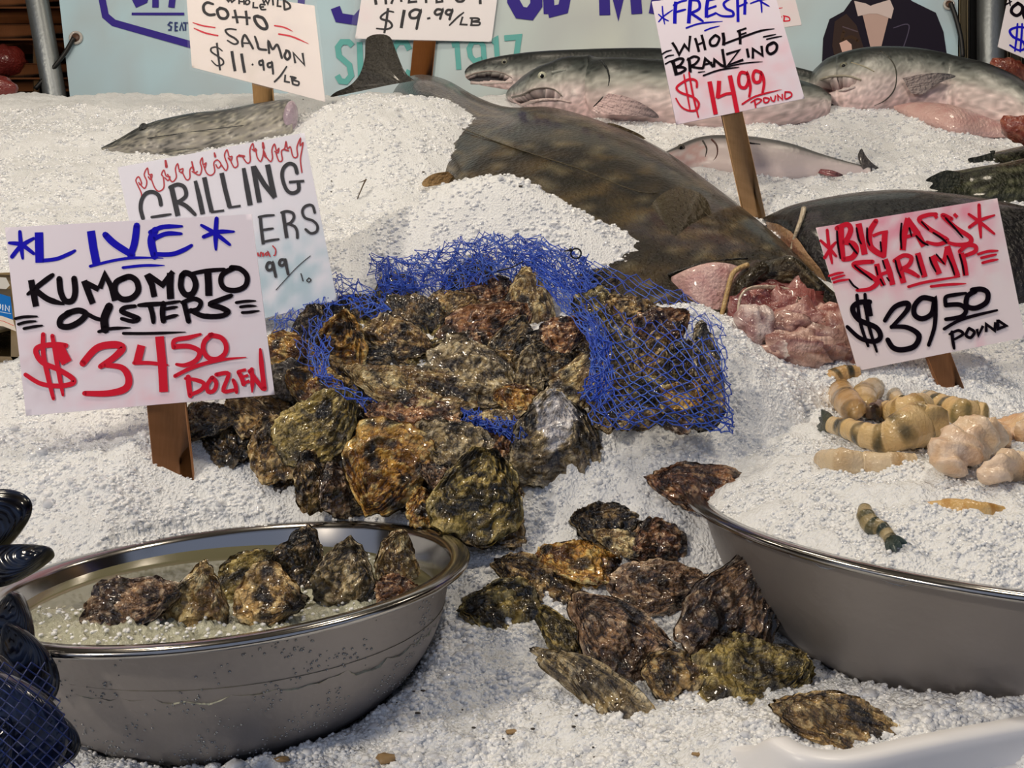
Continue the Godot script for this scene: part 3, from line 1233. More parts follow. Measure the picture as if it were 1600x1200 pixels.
func branzino_paint(u: float, v: float, q: Vector3) -> Color:
	var c := grad(v + 0.06 * noise.get_noise_3dv(q * 30.0), [[-1.0, hue(222, 206, 204)], [0.0, hue(206, 194, 194)], [0.35, hue(166, 158, 158)], [0.6, hue(96, 96, 96)], [1.0, hue(62, 64, 66)]])
	if u < 0.3:
		c = c.lerp(hue(196, 156, 152), clampf(0.4 + noise.get_noise_3dv(q * 60.0), 0, 0.7) * (1.0 - smoothstep(0.1, 0.6, v)))
	return c

func dark_paint(u: float, v: float, q: Vector3) -> Color:
	var c := grad(v + 0.12 * noise.get_noise_3dv(q * 18.0), [[-1.0, hue(52, 50, 52)], [0.2, hue(34, 34, 36)], [0.7, hue(42, 43, 40)], [0.86, hue(74, 74, 66)], [1.0, hue(36, 36, 34)]])
	return c.lerp(hue(92, 92, 80), clampf(noise.get_noise_3dv(q * Vector3(30, 120, 120)) - 0.35, 0, 0.5))

func rock_paint(u: float, v: float, q: Vector3) -> Color:
	var c := hue(48, 50, 40).lerp(hue(96, 98, 76), clampf(0.4 + noise.get_noise_3dv(q * Vector3(28, 70, 70)), 0, 1))
	return c.lerp(hue(26, 28, 24), clampf(noise.get_noise_3dv(q * 60.0) * 1.5, 0, 0.8))

func pink_paint(_u: float, v: float, q: Vector3) -> Color:
	return hue(206, 170, 164).lerp(hue(176, 116, 116), clampf(0.3 + noise.get_noise_3dv(q * 40.0), 0, 1) * (0.4 + 0.3 * v))

func fishes() -> void:
	# --- the big flatfish
	var h := thing("halibut", "huge mottled brown flatfish lying across the ice with its head cut open", "fish")
	var r := loft_fish("618,138,612,148;650,136,645,160;706,146,672,190;790,172,690,262;870,178,706,330;958,206,772,410;1040,246,856,470;1110,294,940,500;1180,346,1010,520;1236,392,1070,520;1284,442,1148,500;1300,458,1190,480", 1.0, 0.17, 0.0, halibut_paint, 6, PackedFloat32Array(), true)
	var f: Fish = r[0]
	part("body", r[1], mats.fish, h)
	var dt := hit_depth(600, 150)
	fin(h, "tail_fin", "600,134,560,140,518,152,524,144,546,134,562,116,570,90,574,58,608,56,618,86,632,112,648,126", dt, dt + 0.03, hue(58, 56, 52), hue(44, 42, 38), 10)
	fin(h, "dorsal_fin", "934,200,952,192,978,200,1000,210,1014,220,1034,230,1052,246,1064,262,1040,256", depth_of(on_fish(f, 990, 220)), depth_of(on_fish(f, 990, 220)) - 0.006, hue(70, 60, 42), hue(120, 100, 70), 14)
	fin(h, "anal_fin", "700,268,676,272,660,284,664,292,690,288,720,284", hit_depth(690, 280) - 0.02, hit_depth(664, 288) - 0.03, hue(118, 92, 58), hue(170, 140, 96), 6)
	fin(h, "pectoral_fin", "1046,372,1022,352,1014,332,1024,312,1048,296,1080,296,1104,312,1114,346,1108,380,1098,400,1060,398", depth_of(on_fish(f, 1060, 385)) - 0.003, depth_of(on_fish(f, 1050, 310)) - 0.006, hue(52, 46, 33), hue(76, 68, 50), 12)
	mark(f, h, "gill_slit", "1046,430,1062,424,1100,412,1140,406,1168,404", 7, hue(26, 24, 20))
	mark(f, h, "lateral_line", "720,200,800,230,900,262,1000,300,1060,300,1110,340", 2.0, hue(84, 76, 58))
	var dh := depth_of(on_fish(f, 1120, 430))
	r = loft_fish("1050,432,1062,470;1080,418,1084,500;1112,410,1104,520;1140,412,1122,528;1156,418,1134,520", 0.0, 0.28, 0.0, pink_paint, 5, PackedFloat32Array([dh - 0.01, dh - 0.03, dh - 0.035, dh - 0.03, dh - 0.02]))
	part("gill_membrane", r[1], mats.flesh, h)
	var k := Pen.new()
	pen_tube(k, smooth_path(PackedVector3Array([spot(1168, 414, dh - 0.045), spot(1146, 426, dh - 0.055), spot(1136, 458, dh - 0.06), spot(1128, 490, dh - 0.06), spot(1116, 526, dh - 0.05), spot(1112, 560, dh - 0.045)]), 5), 0.0035, 0.002, 8, hue(186, 156, 104))
	part("gill_bone", pen_mesh(k), mats.flesh, h)
	r = loft_fish("1150,424,1150,500;1156,440,1146,540;1152,480,1140,560", 0.0, 0.25, 0.0, halibut_paint, 5, PackedFloat32Array([dh - 0.035, dh - 0.05, dh - 0.05]))
	k = Pen.new()
	pen_tube(k, smooth_path(PackedVector3Array([spot(1186, 418, dh - 0.03), spot(1162, 440, dh - 0.045), spot(1152, 470, dh - 0.05), spot(1144, 510, dh - 0.05), spot(1140, 545, dh - 0.045)]), 5), 0.015, 0.008, 12, hue(50, 43, 30), true, 0.7)
	part("collar", pen_mesh(k), mats.fish, h)
	# opened throat: lumps of pink flesh inside a pale skin edge
	k = Pen.new()
	rng.seed = 3
	for q in [[1190, 480, 40, 30, 120, 58, 58], [1230, 490, 52, 40, 140, 80, 76], [1270, 520, 56, 46, 166, 116, 106], [1215, 520, 46, 26, 182, 142, 130], [1300, 545, 52, 34, 190, 154, 140], [1250, 545, 56, 26, 190, 152, 138], [1180, 510, 24, 30, 210, 190, 184], [1200, 455, 40, 16, 100, 46, 48], [1325, 530, 40, 44, 176, 130, 118], [1222, 545, 20, 14, 226, 210, 200], [1345, 560, 44, 22, 190, 156, 142]]:
		var dd: float = minf(dh - 0.02 - (q[1] - 450.0) * 0.0003, hit_depth(q[0], q[1] + q[3] * 0.6) + (-0.006 if q[0] < 1260.0 else 0.022))
		var c := spot(q[0], q[1], dd)
		var s := dd / FOCAL
		var first := k.p.size()
		pen_ball(k, Vector3.ZERO, Vector3(q[2] * s * 1.15, q[3] * s * 1.1, 0.015), hue(q[4], q[5], q[6]), 14, 20)
		for i in range(first, k.p.size()):
			var p := k.p[i]
			p *= 1.0 + 0.40 * noise.get_noise_3dv(p * 55.0 + Vector3.ONE * q[0]) + 0.14 * noise.get_noise_3dv(p * 130.0 + Vector3.ONE * q[1])
			k.c[i] = k.c[i].lerp(hue(232, 206, 196), clampf(noise.get_noise_3dv(p * 70.0) * 1.3, 0, 0.6)).lerp(hue(92, 40, 42), clampf(-noise.get_noise_3dv(p * 55.0 + Vector3.ONE) * 1.2, 0, 0.55))
			k.p[i] = c + look * p
	part("throat_flesh", pen_mesh(k), mats.flesh, h)
	k = Pen.new()
	pen_tube(k, smooth_path(PackedVector3Array([spot(1146, 545, dh - 0.10), spot(1152, 500, dh - 0.10), spot(1158, 462, dh - 0.095), spot(1180, 449, dh - 0.085), spot(1225, 452, dh - 0.075), spot(1262, 468, dh - 0.07), spot(1300, 492, dh - 0.07), spot(1340, 524, dh - 0.075)]), 6), 0.0018, 0.0048, 10, hue(198, 182, 162), true, 0.6)
	part("skin_edge", pen_mesh(k), mats.flesh, h)
	r = loft_fish("1186,412,1160,446;1214,404,1196,448;1240,400,1236,452;1276,432,1270,472;1310,462,1304,500;1345,486,1344,522", 0.0, 0.5, 0.0, halibut_paint, 5, PackedFloat32Array([dh - 0.01, dh - 0.015, dh - 0.02, dh - 0.02, dh - 0.02]))
	part("jaw", r[1], mats.fish, h)

	# --- two salmon at the back
	var s1 := thing("salmon", "rearmost dark backed salmon, its snout behind the flatfish tail", "fish", Vector3.ZERO)
	r = loft_fish("726,112,727,120;729,107,731,124;736,101,740,129;748,96,752,133;770,90,774,137;800,85,802,141;850,80,850,146;950,76,950,150;1040,76,1040,150;1130,84,1130,150;1220,100,1220,150;1270,112,1270,148;1292,122,1292,144", 0.0, 0.5, 0.0, salmon_paint, 8, PackedFloat32Array([2.2, 2.2, 2.2, 2.2, 2.2, 2.2, 2.18, 2.17, 2.16]), false, "730,124 744,117 764,114 784,117 798,124 780,125 760,125 744,128 734,128", hue(34, 26, 30))
	f = r[0]
	part("body", r[1], mats.silver_fish, s1)
	mark(f, s1, "upper_lip", "729,120,744,114,764,111,786,114,800,122", 2.6, hue(150, 138, 132), "flesh", 0.5, 0.002)
	mark(f, s1, "lower_jaw", "736,129,750,130,776,129,800,128", 5.5, hue(206, 190, 186), "flesh", 0.6, 0.001)
	eye(f, s1, 788, 97, 5, hue(130, 130, 118))

	var s2 := thing("salmon", "hook-jawed salmon with open mouth and staring eye in front of the rearmost salmon", "fish")
	r = loft_fish("795,149,796,153;800,142,804,160;812,131,818,167;826,119,832,172;844,108,850,176;864,99,868,179;890,92,892,181;924,90,922,184;960,94,960,187;1040,98,1040,192;1130,106,1130,198;1210,120,1210,196;1270,138,1270,188;1296,150,1296,178", 0.12, 0.5, 0.0, salmon_paint, 8, PackedFloat32Array(), false, "802,156 816,152 832,144 850,141 864,143 876,150 862,152 846,151 830,155 814,162", hue(26, 18, 20))
	f = r[0]
	part("body", r[1], mats.silver_fish, s2)
	eye(f, s2, 847, 119, 7, hue(190, 192, 172))
	mark(f, s2, "gill_slit", "938,94,948,106,952,126,946,146,934,160,922,172", 3.0, hue(40, 42, 44))
	mark(f, s2, "upper_lip", "800,152,816,148,832,140,850,137,866,140,878,150", 3.2, hue(120, 114, 108), "silver_fish", 0.5, 0.002)
	mark(f, s2, "lower_jaw", "814,165,832,159,850,156,872,156,892,160", 6.0, hue(206, 186, 182), "flesh", 0.6, 0.001)
	mark(f, s2, "cheek_patch", "862,114,874,111,884,110", 6.0, hue(140, 144, 138), "silver_fish", 0.3, 0.0005)
	var dp := depth_of(on_fish(f, 970, 160))
	fin(s2, "pectoral_fin", "950,146,976,150,1000,160,1020,172,1030,184,1010,183,980,180,940,178,924,172", dp - 0.012, dp - 0.03, hue(214, 186, 184), hue(52, 50, 54), 9)

	# --- salmon on the right
	var s3 := thing("salmon", "large open-mouthed salmon with pale pink belly at the right, under the printed coat", "fish")
	r = loft_fish("1266,124,1267,132;1270,115,1273,142;1278,106,1282,152;1292,97,1294,160;1312,88,1314,166;1336,81,1338,170;1366,77,1366,171;1400,77,1400,169;1440,81,1440,168;1480,89,1478,174;1532,101,1528,188;1600,132,1590,206;1660,168,1650,220", 0.15, 0.45, 0.0, salmon_paint, 8, PackedFloat32Array(), false, "1272,138 1284,128 1304,124 1324,123 1338,126 1330,131 1312,138 1296,143 1284,150 1277,146", hue(74, 44, 46))
	f = r[0]
	part("body", r[1], mats.silver_fish, s3)
	eye(f, s3, 1318, 103, 6, hue(120, 120, 104))
	mark(f, s3, "upper_lip", "1270,132,1282,124,1304,119,1326,119,1346,125", 4.2, hue(156, 150, 134), "silver_fish", 0.5, 0.002)
	mark(f, s3, "lower_jaw", "1282,154,1298,147,1316,141,1336,136", 6.0, hue(206, 192, 190), "flesh", 0.6, 0.001)
	mark(f, s3, "cheek_streak", "1330,98,1350,104,1366,112", 3, hue(150, 144, 122), "silver_fish", 0.3, 0.0005)
	mark(f, s3, "gill_slit", "1376,80,1392,94,1400,112,1398,138,1384,156,1366,165", 3.0, hue(70, 70, 64))
	fin(s3, "pectoral_fin", "1410,122,1440,116,1472,114,1494,119,1476,126,1456,136,1442,147,1424,146", depth_of(on_fish(f, 1420, 130)) - 0.012, depth_of(on_fish(f, 1480, 120)) - 0.03, hue(150, 138, 136), hue(60, 62, 64), 8)
	var lj := loft_fish("1396,166,1398,172;1430,163,1434,186;1480,166,1490,206;1530,180,1540,214;1580,198,1590,214", 0.3, 0.35, -0.005, pink_paint)
	part("belly_flap", lj[1], mats.flesh, s3)

	# --- branzino
	var b := thing("branzino", "slim silver-pink branzino lying whole on the ice behind its price stick", "fish")
	r = loft_fish("1028,243,1030,248;1044,236,1044,258;1076,221,1078,262;1112,214,1114,264;1168,216,1168,272;1226,224,1226,279;1278,240,1278,275;1316,251,1318,273;1344,258,1346,270;1360,262,1360,270", 0.35, 0.42, 0.0, branzino_paint)
	f = r[0]
	part("body", r[1], mats.silver_fish, b)
	eye(f, b, 1064, 231, 6, hue(96, 92, 84))
	mark(f, b, "gill_slit", "1112,218,1120,228,1120,244,1108,258", 3.5, hue(96, 66, 62))
	mark(f, b, "gill_cover", "1098,220,1104,232,1102,246", 3.0, hue(70, 66, 62))
	mark(f, b, "dorsal_fin", "1160,221,1172,224,1188,226", 5, hue(42, 40, 42))
	var db := depth_of(on_fish(f, 1350, 264))
	fin(b, "tail_fin", "1344,256,1340,244,1346,232,1352,242,1362,254,1374,264,1362,268,1352,270", db, db + 0.01, hue(84, 80, 80), hue(58, 58, 58), 7)
	fin(b, "anal_fin", "1282,264,1300,266,1318,274,1300,276,1278,270", depth_of(on_fish(f, 1290, 268)) - 0.004, depth_of(on_fish(f, 1290, 268)) - 0.016, hue(150, 90, 92), hue(48, 36, 40), 5)

	# --- coho half sunk in the ice
	var c2 := thing("salmon", "silvery headless coho salmon half buried in the ice below its price sign", "fish")
	r = loft_fish("158,231,160,235;188,217,190,238;222,200,224,240;252,191,254,240;304,182,306,236;354,175,356,228;400,169,402,220;440,164,442,212;456,164,458,206", 0.35, 0.45, 0.0, chrome_paint)
	f = r[0]
	part("body", r[1], mats.silver_fish, c2)
	var mo: MeshInstance3D
	k = Pen.new()
	var cut := on_fish(f, 454, 184, -0.012)
	pen_ball(k, Vector3.ZERO, Vector3(0.012, 0.030, 0.026), hue(176, 158, 172), 10, 16)
	mo = part("cut_face", pen_mesh(k), mats.flesh, c2)
	mo.transform = Transform3D(look * Basis(Vector3(0, 0, 1), deg_to_rad(-8)), cut)
	mark(f, c2, "lateral_line", "230,216,300,206,380,196,440,188", 1.6, hue(70, 72, 74))
	fin(c2, "adipose_fin", "216,204,218,196,224,192,230,195,228,200", depth_of(on_fish(f, 224, 203)), depth_of(on_fish(f, 224, 203)) + 0.004, hue(60, 62, 64), hue(50, 52, 54), 3)
	var sl := thing("salmon", "thin dark flank of a fish buried below the headless coho", "fish")
	r = loft_fish("248,239,250,241;270,236,272,243;300,231,302,240;330,226,332,232", 0.4, 0.4, 0.0, chrome_paint)
	part("body", r[1], mats.silver_fish, sl)

	# --- dark tails at the right edge
	var t1 := thing("rockfish", "dark ragged-tailed fish at the right edge, lower of two", "fish")
	r = loft_fish("1484,272,1486,314;1510,268,1512,318;1550,262,1552,318;1600,254,1602,316;1660,246,1662,316;1740,244,1742,316", 0.7, 0.38, 0.0, rock_paint)
	f = r[0]
	part("body", r[1], mats.fish, t1)
	dt = depth_of(on_fish(f, 1496, 290))
	fin(t1, "tail_fin", "1500,270,1480,266,1462,272,1446,282,1458,286,1452,294,1466,298,1446,302,1462,310,1474,316,1500,318", dt, dt - 0.005, hue(58, 60, 48), hue(30, 32, 27), 10)
	var t2 := thing("rockfish", "dark ragged-tailed fish at the right edge, upper of two", "fish")
	r = loft_fish("1536,246,1538,262;1560,240,1562,264;1600,232,1602,262;1660,226,1662,262", 0.6, 0.4, 0.02, rock_paint)
	f = r[0]
	part("body", r[1], mats.fish, t2)
	dt = depth_of(on_fish(f, 1545, 252))
	fin(t2, "tail_fin", "1552,242,1546,236,1556,236,1530,244,1512,248,1516,256,1508,262,1530,264,1552,264", dt, dt - 0.005, hue(54, 56, 46), hue(30, 32, 27), 7)

	# --- long black fish behind the shrimp sign
	var bf := thing("sablefish", "long black headless fish stretched out behind the pink and white shrimp sign", "fish")
	r = loft_fish("1192,342,1200,356;1214,336,1250,404;1249,327,1294,440;1330,318,1350,462;1398,315,1410,476;1466,319,1476,480;1540,328,1548,478;1600,338,1606,474;1680,352,1690,470", 0.8, 0.32, 0.0, dark_paint)
	f = r[0]
	part("body", r[1], mats.fish, bf)
	k = Pen.new()
	var cf := []
	for q in [[1196, 346], [1216, 350], [1236, 362], [1250, 378], [1262, 396], [1282, 420], [1292, 440], [1262, 424], [1238, 402], [1214, 376], [1200, 358]]:
		cf.append(on_fish(f, q[0], q[1], 0.004))
	var mid := on_fish(f, 1238, 386, 0.012)
	for q in cf:
		k.p.append(q)
		k.c.append(hue(150, 118, 88))
	for i in cf.size():
		k.p.append(cf[i].lerp(mid, 0.5) + (EYE - mid).normalized() * 0.006)
		k.c.append(hue(138, 96, 76).lerp(hue(176, 146, 110), 0.5 + 0.5 * noise.get_noise_1d(i * 3.0)))
	k.p.append(mid)
	k.c.append(hue(120, 78, 66))
	var m := cf.size()
	for i in m:
		var j := (i + 1) % m
		k.idx.append_array(PackedInt32Array([i, j, m + i, j, m + j, m + i, m + i, m + j, 2 * m]))
	part("cut_face", pen_mesh(k), mats.flesh, bf)
	mark(f, bf, "fin_bone", "1256,326,1252,342,1246,358,1240,376,1236,392", 9, hue(186, 172, 148), "flesh", 0.5, 0.008)

	# --- red cut pieces at the right edge
	for s in [[1580.0, 112.0, 0.030, 0.024, 1.98, "speckled dark red fish piece above the right salmon's back"], [1604.0, 206.0, 0.03, 0.022, 1.60, "raw red cut end of fish at the right edge under the salmon belly"]]:
		k = Pen.new()
		pen_ball(k, Vector3.ZERO, Vector3(s[2] * 1.5, s[3], s[3]), hue(126, 60, 50), 16, 22)
		for i in k.p.size():
			k.c[i] = k.c[i].lerp(hue(176, 118, 96), clampf(noise.get_noise_3dv(k.p[i] * 180.0) * 1.5, 0, 0.8))
			k.p[i] *= 1.0 + 0.15 * noise.get_noise_3dv(k.p[i] * 60.0)
		var o := part("fish_cut", pen_mesh(k), mats.flesh)
		o.transform = Transform3D(look * Basis(Vector3(0, 0, 1), deg_to_rad(-24)), spot(s[0], s[1], s[4]))
		tag(o, s[5], "fish piece")

# ---------------------------------------------------------------- price signs
# corners: top left, top right, bottom right, bottom left; stick: top left, top right, bottom right, bottom left
func sign_card(label: String, corners: String, stick: String, lean: Vector3, foot: Vector2, stains: Array, paper: Color, sleeve := "") -> Inker:
	var o := hit(foot.x, foot.y)
	var n := (look * lean).normalized()
	var root := thing("price_sign", label, "sign", o)
	var c := nums(corners)
	var q := []
	for i in 4:
		q.append(plane_hit(c[i * 2], c[i * 2 + 1], o, n) - o)
	var k := Pen.new()
	var cols := 36
	var rows := 28
	for side in 2:
		var first := k.p.size()
		for i in rows + 1:
			for j in cols + 1:
				var u := float(j) / cols
				var v := float(i) / rows
				var p: Vector3 = q[0].lerp(q[1], u).lerp(q[3].lerp(q[2], u), v)
				k.p.append(p + n * (0.003 if side == 0 else 0.0015))
				var px := lerpf(lerpf(c[0], c[2], u), lerpf(c[6], c[4], u), v)
				var py := lerpf(lerpf(c[1], c[3], u), lerpf(c[7], c[5], u), v)
				var col := paper
				for s in stains:
					var e := Vector2((px - s[0]) / s[2], (py - s[1]) / s[3]).length_squared()
					var w: float = exp(-e) * s[4] * clampf(0.75 + 0.8 * noise.get_noise_2d(px * 0.03, py * 0.03), 0.1, 1.2)
					col = col.lerp(s[5], clampf(w, 0, 1))
				k.c.append(col)
		grid_index(k.idx, first, rows + 1, cols + 1, false, side == 0)
	# the cut edge of the card
	var first := k.p.size()
	for i in 5:
		for z in [0.003, 0.0015]:
			k.p.append(q[i % 4] + n * z)
			k.c.append(paper)
	for i in 4:
		var b := first + i * 2
		k.idx.append_array(PackedInt32Array([b, b + 2, b + 1, b + 1, b + 2, b + 3]))
	part("card", pen_mesh(k), mats.card, root)
	if stick != "":
		var sc := nums(stick)
		var w := []
		for i in 4:
			w.append(plane_hit(sc[i * 2], sc[i * 2 + 1], o, n) - o)
		# runs up behind the card and on down into the ice
		var up0: Vector3 = (w[0] - w[3])
		var up1: Vector3 = (w[1] - w[2])
		var down := 0.035
		var ax := (up0 + up1).normalized()
		var x: Vector3 = ((w[1] + w[2] - w[0] - w[3]) * 0.5)
		x = x - ax * x.dot(ax)
		var wid := x.length()
		x = x.normalized()
		var top: Vector3 = (w[0] + w[1]) * 0.5 + ax * 0.05
		var bot: Vector3 = (w[2] + w[3]) * 0.5 - ax * down
		var kk := Pen.new()
		pen_box(kk, Transform3D(Basis(x, ax, x.cross(ax).normalized()), (top + bot) * 0.5 - n * 0.0022), Vector3(wid, (top - bot).length(), 0.006), stains[0][6] if stains.size() > 0 and stains[0].size() > 6 else hue(186, 138, 92), 0.0008)
		part("wooden_stick", pen_mesh(kk, false), mats.stick_wood, root)
	if sleeve != "":
		var s := nums(sleeve)
		var ks := Pen.new()
		for i in 4:
			ks.p.append(plane_hit(s[i * 2], s[i * 2 + 1], o, n) - o + n * 0.0046)
			ks.c.append(Color.WHITE)
		ks.idx.append_array(PackedInt32Array([0, 1, 2, 0, 2, 3]))
		part("plastic_sleeve", build(ks.p, ks.idx, PackedColorArray(), false), mats.plastic_sleeve, root)
	var ink := Inker.new(self, o, n, 0.0034)
	ink.root = root
	return ink

func signs() -> void:
	var blue := hue(34, 30, 190)
	var black := hue(24, 18, 26)
	var red := hue(214, 40, 62)
	var pink := hue(238, 150, 172)
	var paper := hue(238, 231, 246)
	var pale := hue(244, 190, 206)
	var grime := hue(180, 174, 184)

	# LIVE KUMOMOTO OYSTERS
	var s := sign_card("white card sign reading live kumomoto oysters in blue, black and red marker", "10,357,394,336,430,617,43,650", "229,634,290,628,301,734,240,736", Vector3(0.05, 0.12, 1), Vector2(270, 735),
		[[90, 560, 60, 40, 0.45, pale, hue(176, 122, 82)], [230, 560, 60, 45, 0.3, pale], [310, 560, 60, 60, 0.25, pale], [200, 625, 90, 14, 0.6, pale], [60, 590, 40, 40, 0.3, grime], [340, 600, 50, 40, 0.35, grime], [150, 500, 14, 60, 0.25, pale]], paper)
	s.view(0, 320, 0.275)
	s.line(blue, 24, "122,158 128,230 138,310", 0.2, 0.4)
	s.line(blue, 24, "62,222 130,232 200,282", 0.3, 0.2)
	s.line(blue, 24, "78,300 128,240 200,196", 0.0, 0.3)
	s.line(blue, 48, "230,162 234,334", 0, 0, 1)
	s.line(blue, 22, "250,322 330,312 400,284 434,266", 0.0, 0.3)
	s.line(blue, 46, "524,154 538,250 556,340", 0, 0, 1)
	s.line(blue, 40, "606,176 660,228 758,290", 0.1, 0.1)
	s.line(blue, 40, "784,124 772,220 748,296", 0.1, 0.1)
	s.line(blue, 44, "888,150 866,210 884,298", 0.1, 0.1)
	s.line(blue, 26, "860,162 930,132 1040,128", 0.0, 0.5)
	s.line(blue, 26, "880,200 950,170 1036,170", 0.0, 0.4)
	s.line(blue, 26, "880,286 980,286 1050,262 1094,236", 0.0, 0.3)
	s.line(blue, 16, "520,354 660,320 780,306 932,308", 0.0, 0.7)
	s.line(blue, 16, "706,362 820,350 940,350", 0.0, 0.7)
	s.line(blue, 26, "1236,84 1230,170 1232,260", 0.1, 0.5)
	s.line(blue, 24, "1150,122 1230,170 1310,232", 0.3, 0.3)
	s.line(blue, 24, "1162,188 1240,160 1334,158", 0.1, 0.5)
	# KUMOMOTO
	s.line(black, 36, "186,432 200,510 214,582", 0, 0, 1)
	s.line(black, 30, "308,404 260,440 168,512", 0.2, 0.4)
	s.line(black, 34, "200,480 280,540 370,568", 0.0, 0.6)
	s.line(black, 34, "346,426 354,500 380,550 420,548 436,500 430,424", 0.0, 0.0)
	s.line(black, 36, "486,436 510,500 536,566", 0, 0, 1)
	s.line(black, 32, "500,450 570,486", 0, 0, 1)
	s.line(black, 32, "575,480 604,404 640,470 660,550", 0, 0, 1)
	s.line(black, 34, "716,420 668,446 662,500 700,540 756,534 792,494 784,440 746,414 704,424")
	s.line(black, 34, "840,400 870,460 884,528", 0, 0, 1)
	s.line(black, 30, "850,404 930,460 990,384", 0, 0, 1)
	s.line(black, 40, "975,392 972,470 976,540", 0, 0, 1)
	s.line(black, 34, "1040,406 1034,470 1060,514 1100,508 1118,460 1100,410 1060,392 1040,410")
	s.line(black, 24, "1096,396 1180,380 1280,372", 0.2, 0.2)
	s.line(black, 40, "1186,390 1190,450 1192,522", 0, 0, 1)
	s.line(black, 30, "1330,366 1270,400 1262,450 1290,484 1350,490 1400,464 1408,410 1370,370 1320,362")
	# OYSTERS
	s.view(0, 300, 0.3375)
	s.line(black, 28, "330,562 290,590 288,622 330,626 380,600 404,568 370,552 318,566")
	s.line(black, 20, "392,556 440,584 470,594", 0.2, 0.1)
	s.line(black, 38, "512,534 490,590 494,640", 0.0, 0.0)
	s.line(black, 16, "464,650 520,636 610,632", 0.1, 0.7)
	s.line(black, 24, "632,532 586,538 570,556 610,574 646,590 620,602 570,590", 0.3, 0.3)
	s.line(black, 22, "648,528 700,524 760,520", 0.3, 0.2)
	s.line(black, 24, "700,528 712,570 716,606", 0, 0.2)
	s.line(black, 26, "762,520 758,560 762,600", 0, 0)
	s.line(black, 16, "764,546 800,540 826,536", 0.1, 0.5)
	s.line(black, 18, "764,590 800,580 828,574", 0.1, 0.5)
	s.line(black, 16, "770,520 800,516 840,510", 0.1, 0.4)
	s.line(black, 24, "858,520 868,560 878,602", 0, 0)
	s.line(black, 22, "850,516 900,498 934,514 920,546 870,556", 0.1, 0.1)
	s.line(black, 24, "890,552 940,576 1000,580 1040,574", 0.0, 0.1)
	s.line(black, 26, "1074,484 1010,508 980,524 1030,540 1060,560 1020,580 960,574", 0.2, 0.4)
	s.line(black, 14, "1098,516 1140,510 1188,508", 0.0, 0.6)
	s.line(black, 14, "1118,536 1150,532 1190,532", 0.0, 0.6)
	s.line(black, 14, "1126,562 1160,560 1204,554", 0.0, 0.6)
	s.line(black, 14, "80,590 120,582 180,580", 0.0, 0.4)
	s.line(black, 14, "94,616 130,606 174,602", 0.0, 0.4)
	s.line(black, 14, "120,636 160,628 204,622", 0.0, 0.4)
	s.line(black, 14, "578,658 700,658 864,652", 0.0, 0.7)
	# $34.50 DOZEN
	s.view(0, 490, 0.275)
	s.line(red, 30, "384,186 330,180 240,190 214,220 250,280 340,320 420,370 420,400 340,414 240,400 156,350", 0.0, 0.2)
	s.line(red, 62, "340,190 390,284", 0, 0, 1)
	s.line(red, 28, "256,122 258,240 288,380 314,486", 0.1, 0.3)
	s.line(red, 26, "308,130 330,260 352,380 368,466", 0.1, 0.4)
	s.line(red, 42, "480,286 560,200 660,180 704,200 660,250 580,304", 0.1, 0.3)
	s.line(red, 40, "600,296 700,310 740,370 720,430 620,456 490,456", 0.4, 0.3)
	s.line(red, 46, "812,184 788,280", 0, 0, 1)
	s.line(red, 22, "770,284 860,284 960,296", 0.0, 0.5)
	s.line(red, 50, "914,134 930,300 938,448", 0, 0, 1)
	s.line(red, 26, "1146,122 1080,140 1000,156 994,196", 0.4, 0.0)
	s.line(red, 28, "994,192 1080,190 1140,220 1120,270 1060,296 1010,292", 0.0, 0.4)
	s.line(red, 28, "1210,124 1170,160 1162,210 1190,254 1240,262 1284,230 1290,180 1260,140 1200,126")
	s.line(red, 22, "1002,358 1100,310 1240,270 1404,252", 0.0, 0.8)
	s.line(red, 30, "1076,364 1080,410 1088,470", 0.0, 0.1)
	s.line(red, 24, "1060,372 1120,380 1164,400 1150,436 1084,466", 0.3, 0.1)
	s.line(red, 24, "1210,368 1184,410 1190,446 1222,440 1236,400 1214,366")
	s.line(red, 24, "1236,350 1304,346 1276,440 1340,436", 0.0, 0.2)
	s.line(red, 24, "1330,380 1344,410 1350,450", 0.2, 0.2)
	s.line(red, 26, "1362,336 1380,370 1390,404", 0.0, 0.0)
	s.line(red, 18, "1360,332 1404,322", 0, 0, 1)
	s.line(red, 16, "1370,368 1416,354", 0, 0, 1)
	s.line(red, 18, "1384,402 1424,386", 0, 0, 1)
	s.line(red, 24, "1436,320 1440,380 1438,450", 0.0, 0.7)
	s.line(red, 26, "1424,330 1460,380 1500,430", 0.1, 0.0)
	s.line(red, 28, "1484,206 1494,320 1508,430", 0.5, 0.0)
	s.done()

	# GRILLING OYSTERS
	s = sign_card("white sleeved sign reading grilling oysters under a row of red drawn flames", "185,263,476,209,527,470,246,540", "330,470,372,466,380,520,340,524", Vector3(0.05, 0.15, 1), Vector2(372, 525),
		[[460, 420, 80, 60, 0.8, hue(176, 206, 222), hue(170, 120, 80)], [420, 470, 80, 60, 0.8, hue(170, 200, 214)], [300, 480, 120, 60, 0.5, hue(180, 200, 220)]], hue(238, 237, 250), "184,262,478,206,530,472,246,545")
	s.view(180, 200, 0.225)
	var flame := hue(190, 30, 44)
	s.line(flame, 9, "180,540 190,470 166,410 150,370 170,346 190,392 176,400")
	s.line(flame, 9, "170,386 210,426 226,380 208,330 230,286 240,330 262,330 254,366 236,346")
	s.line(flame, 9, "250,340 280,420 310,446 344,420 340,350 328,330 344,300 360,340 386,346 374,372 350,352")
	s.line(flame, 22, "356,236 362,276", 0.3, 0.1)
	s.line(flame, 9, "370,330 400,380 430,350 424,290 440,256 450,296 476,290 470,320 450,306")
	s.line(flame, 9, "470,310 500,366 524,354 524,300 540,280 556,316 576,310")
	s.line(flame, 14, "538,242 550,300", 0.3, 0.0)
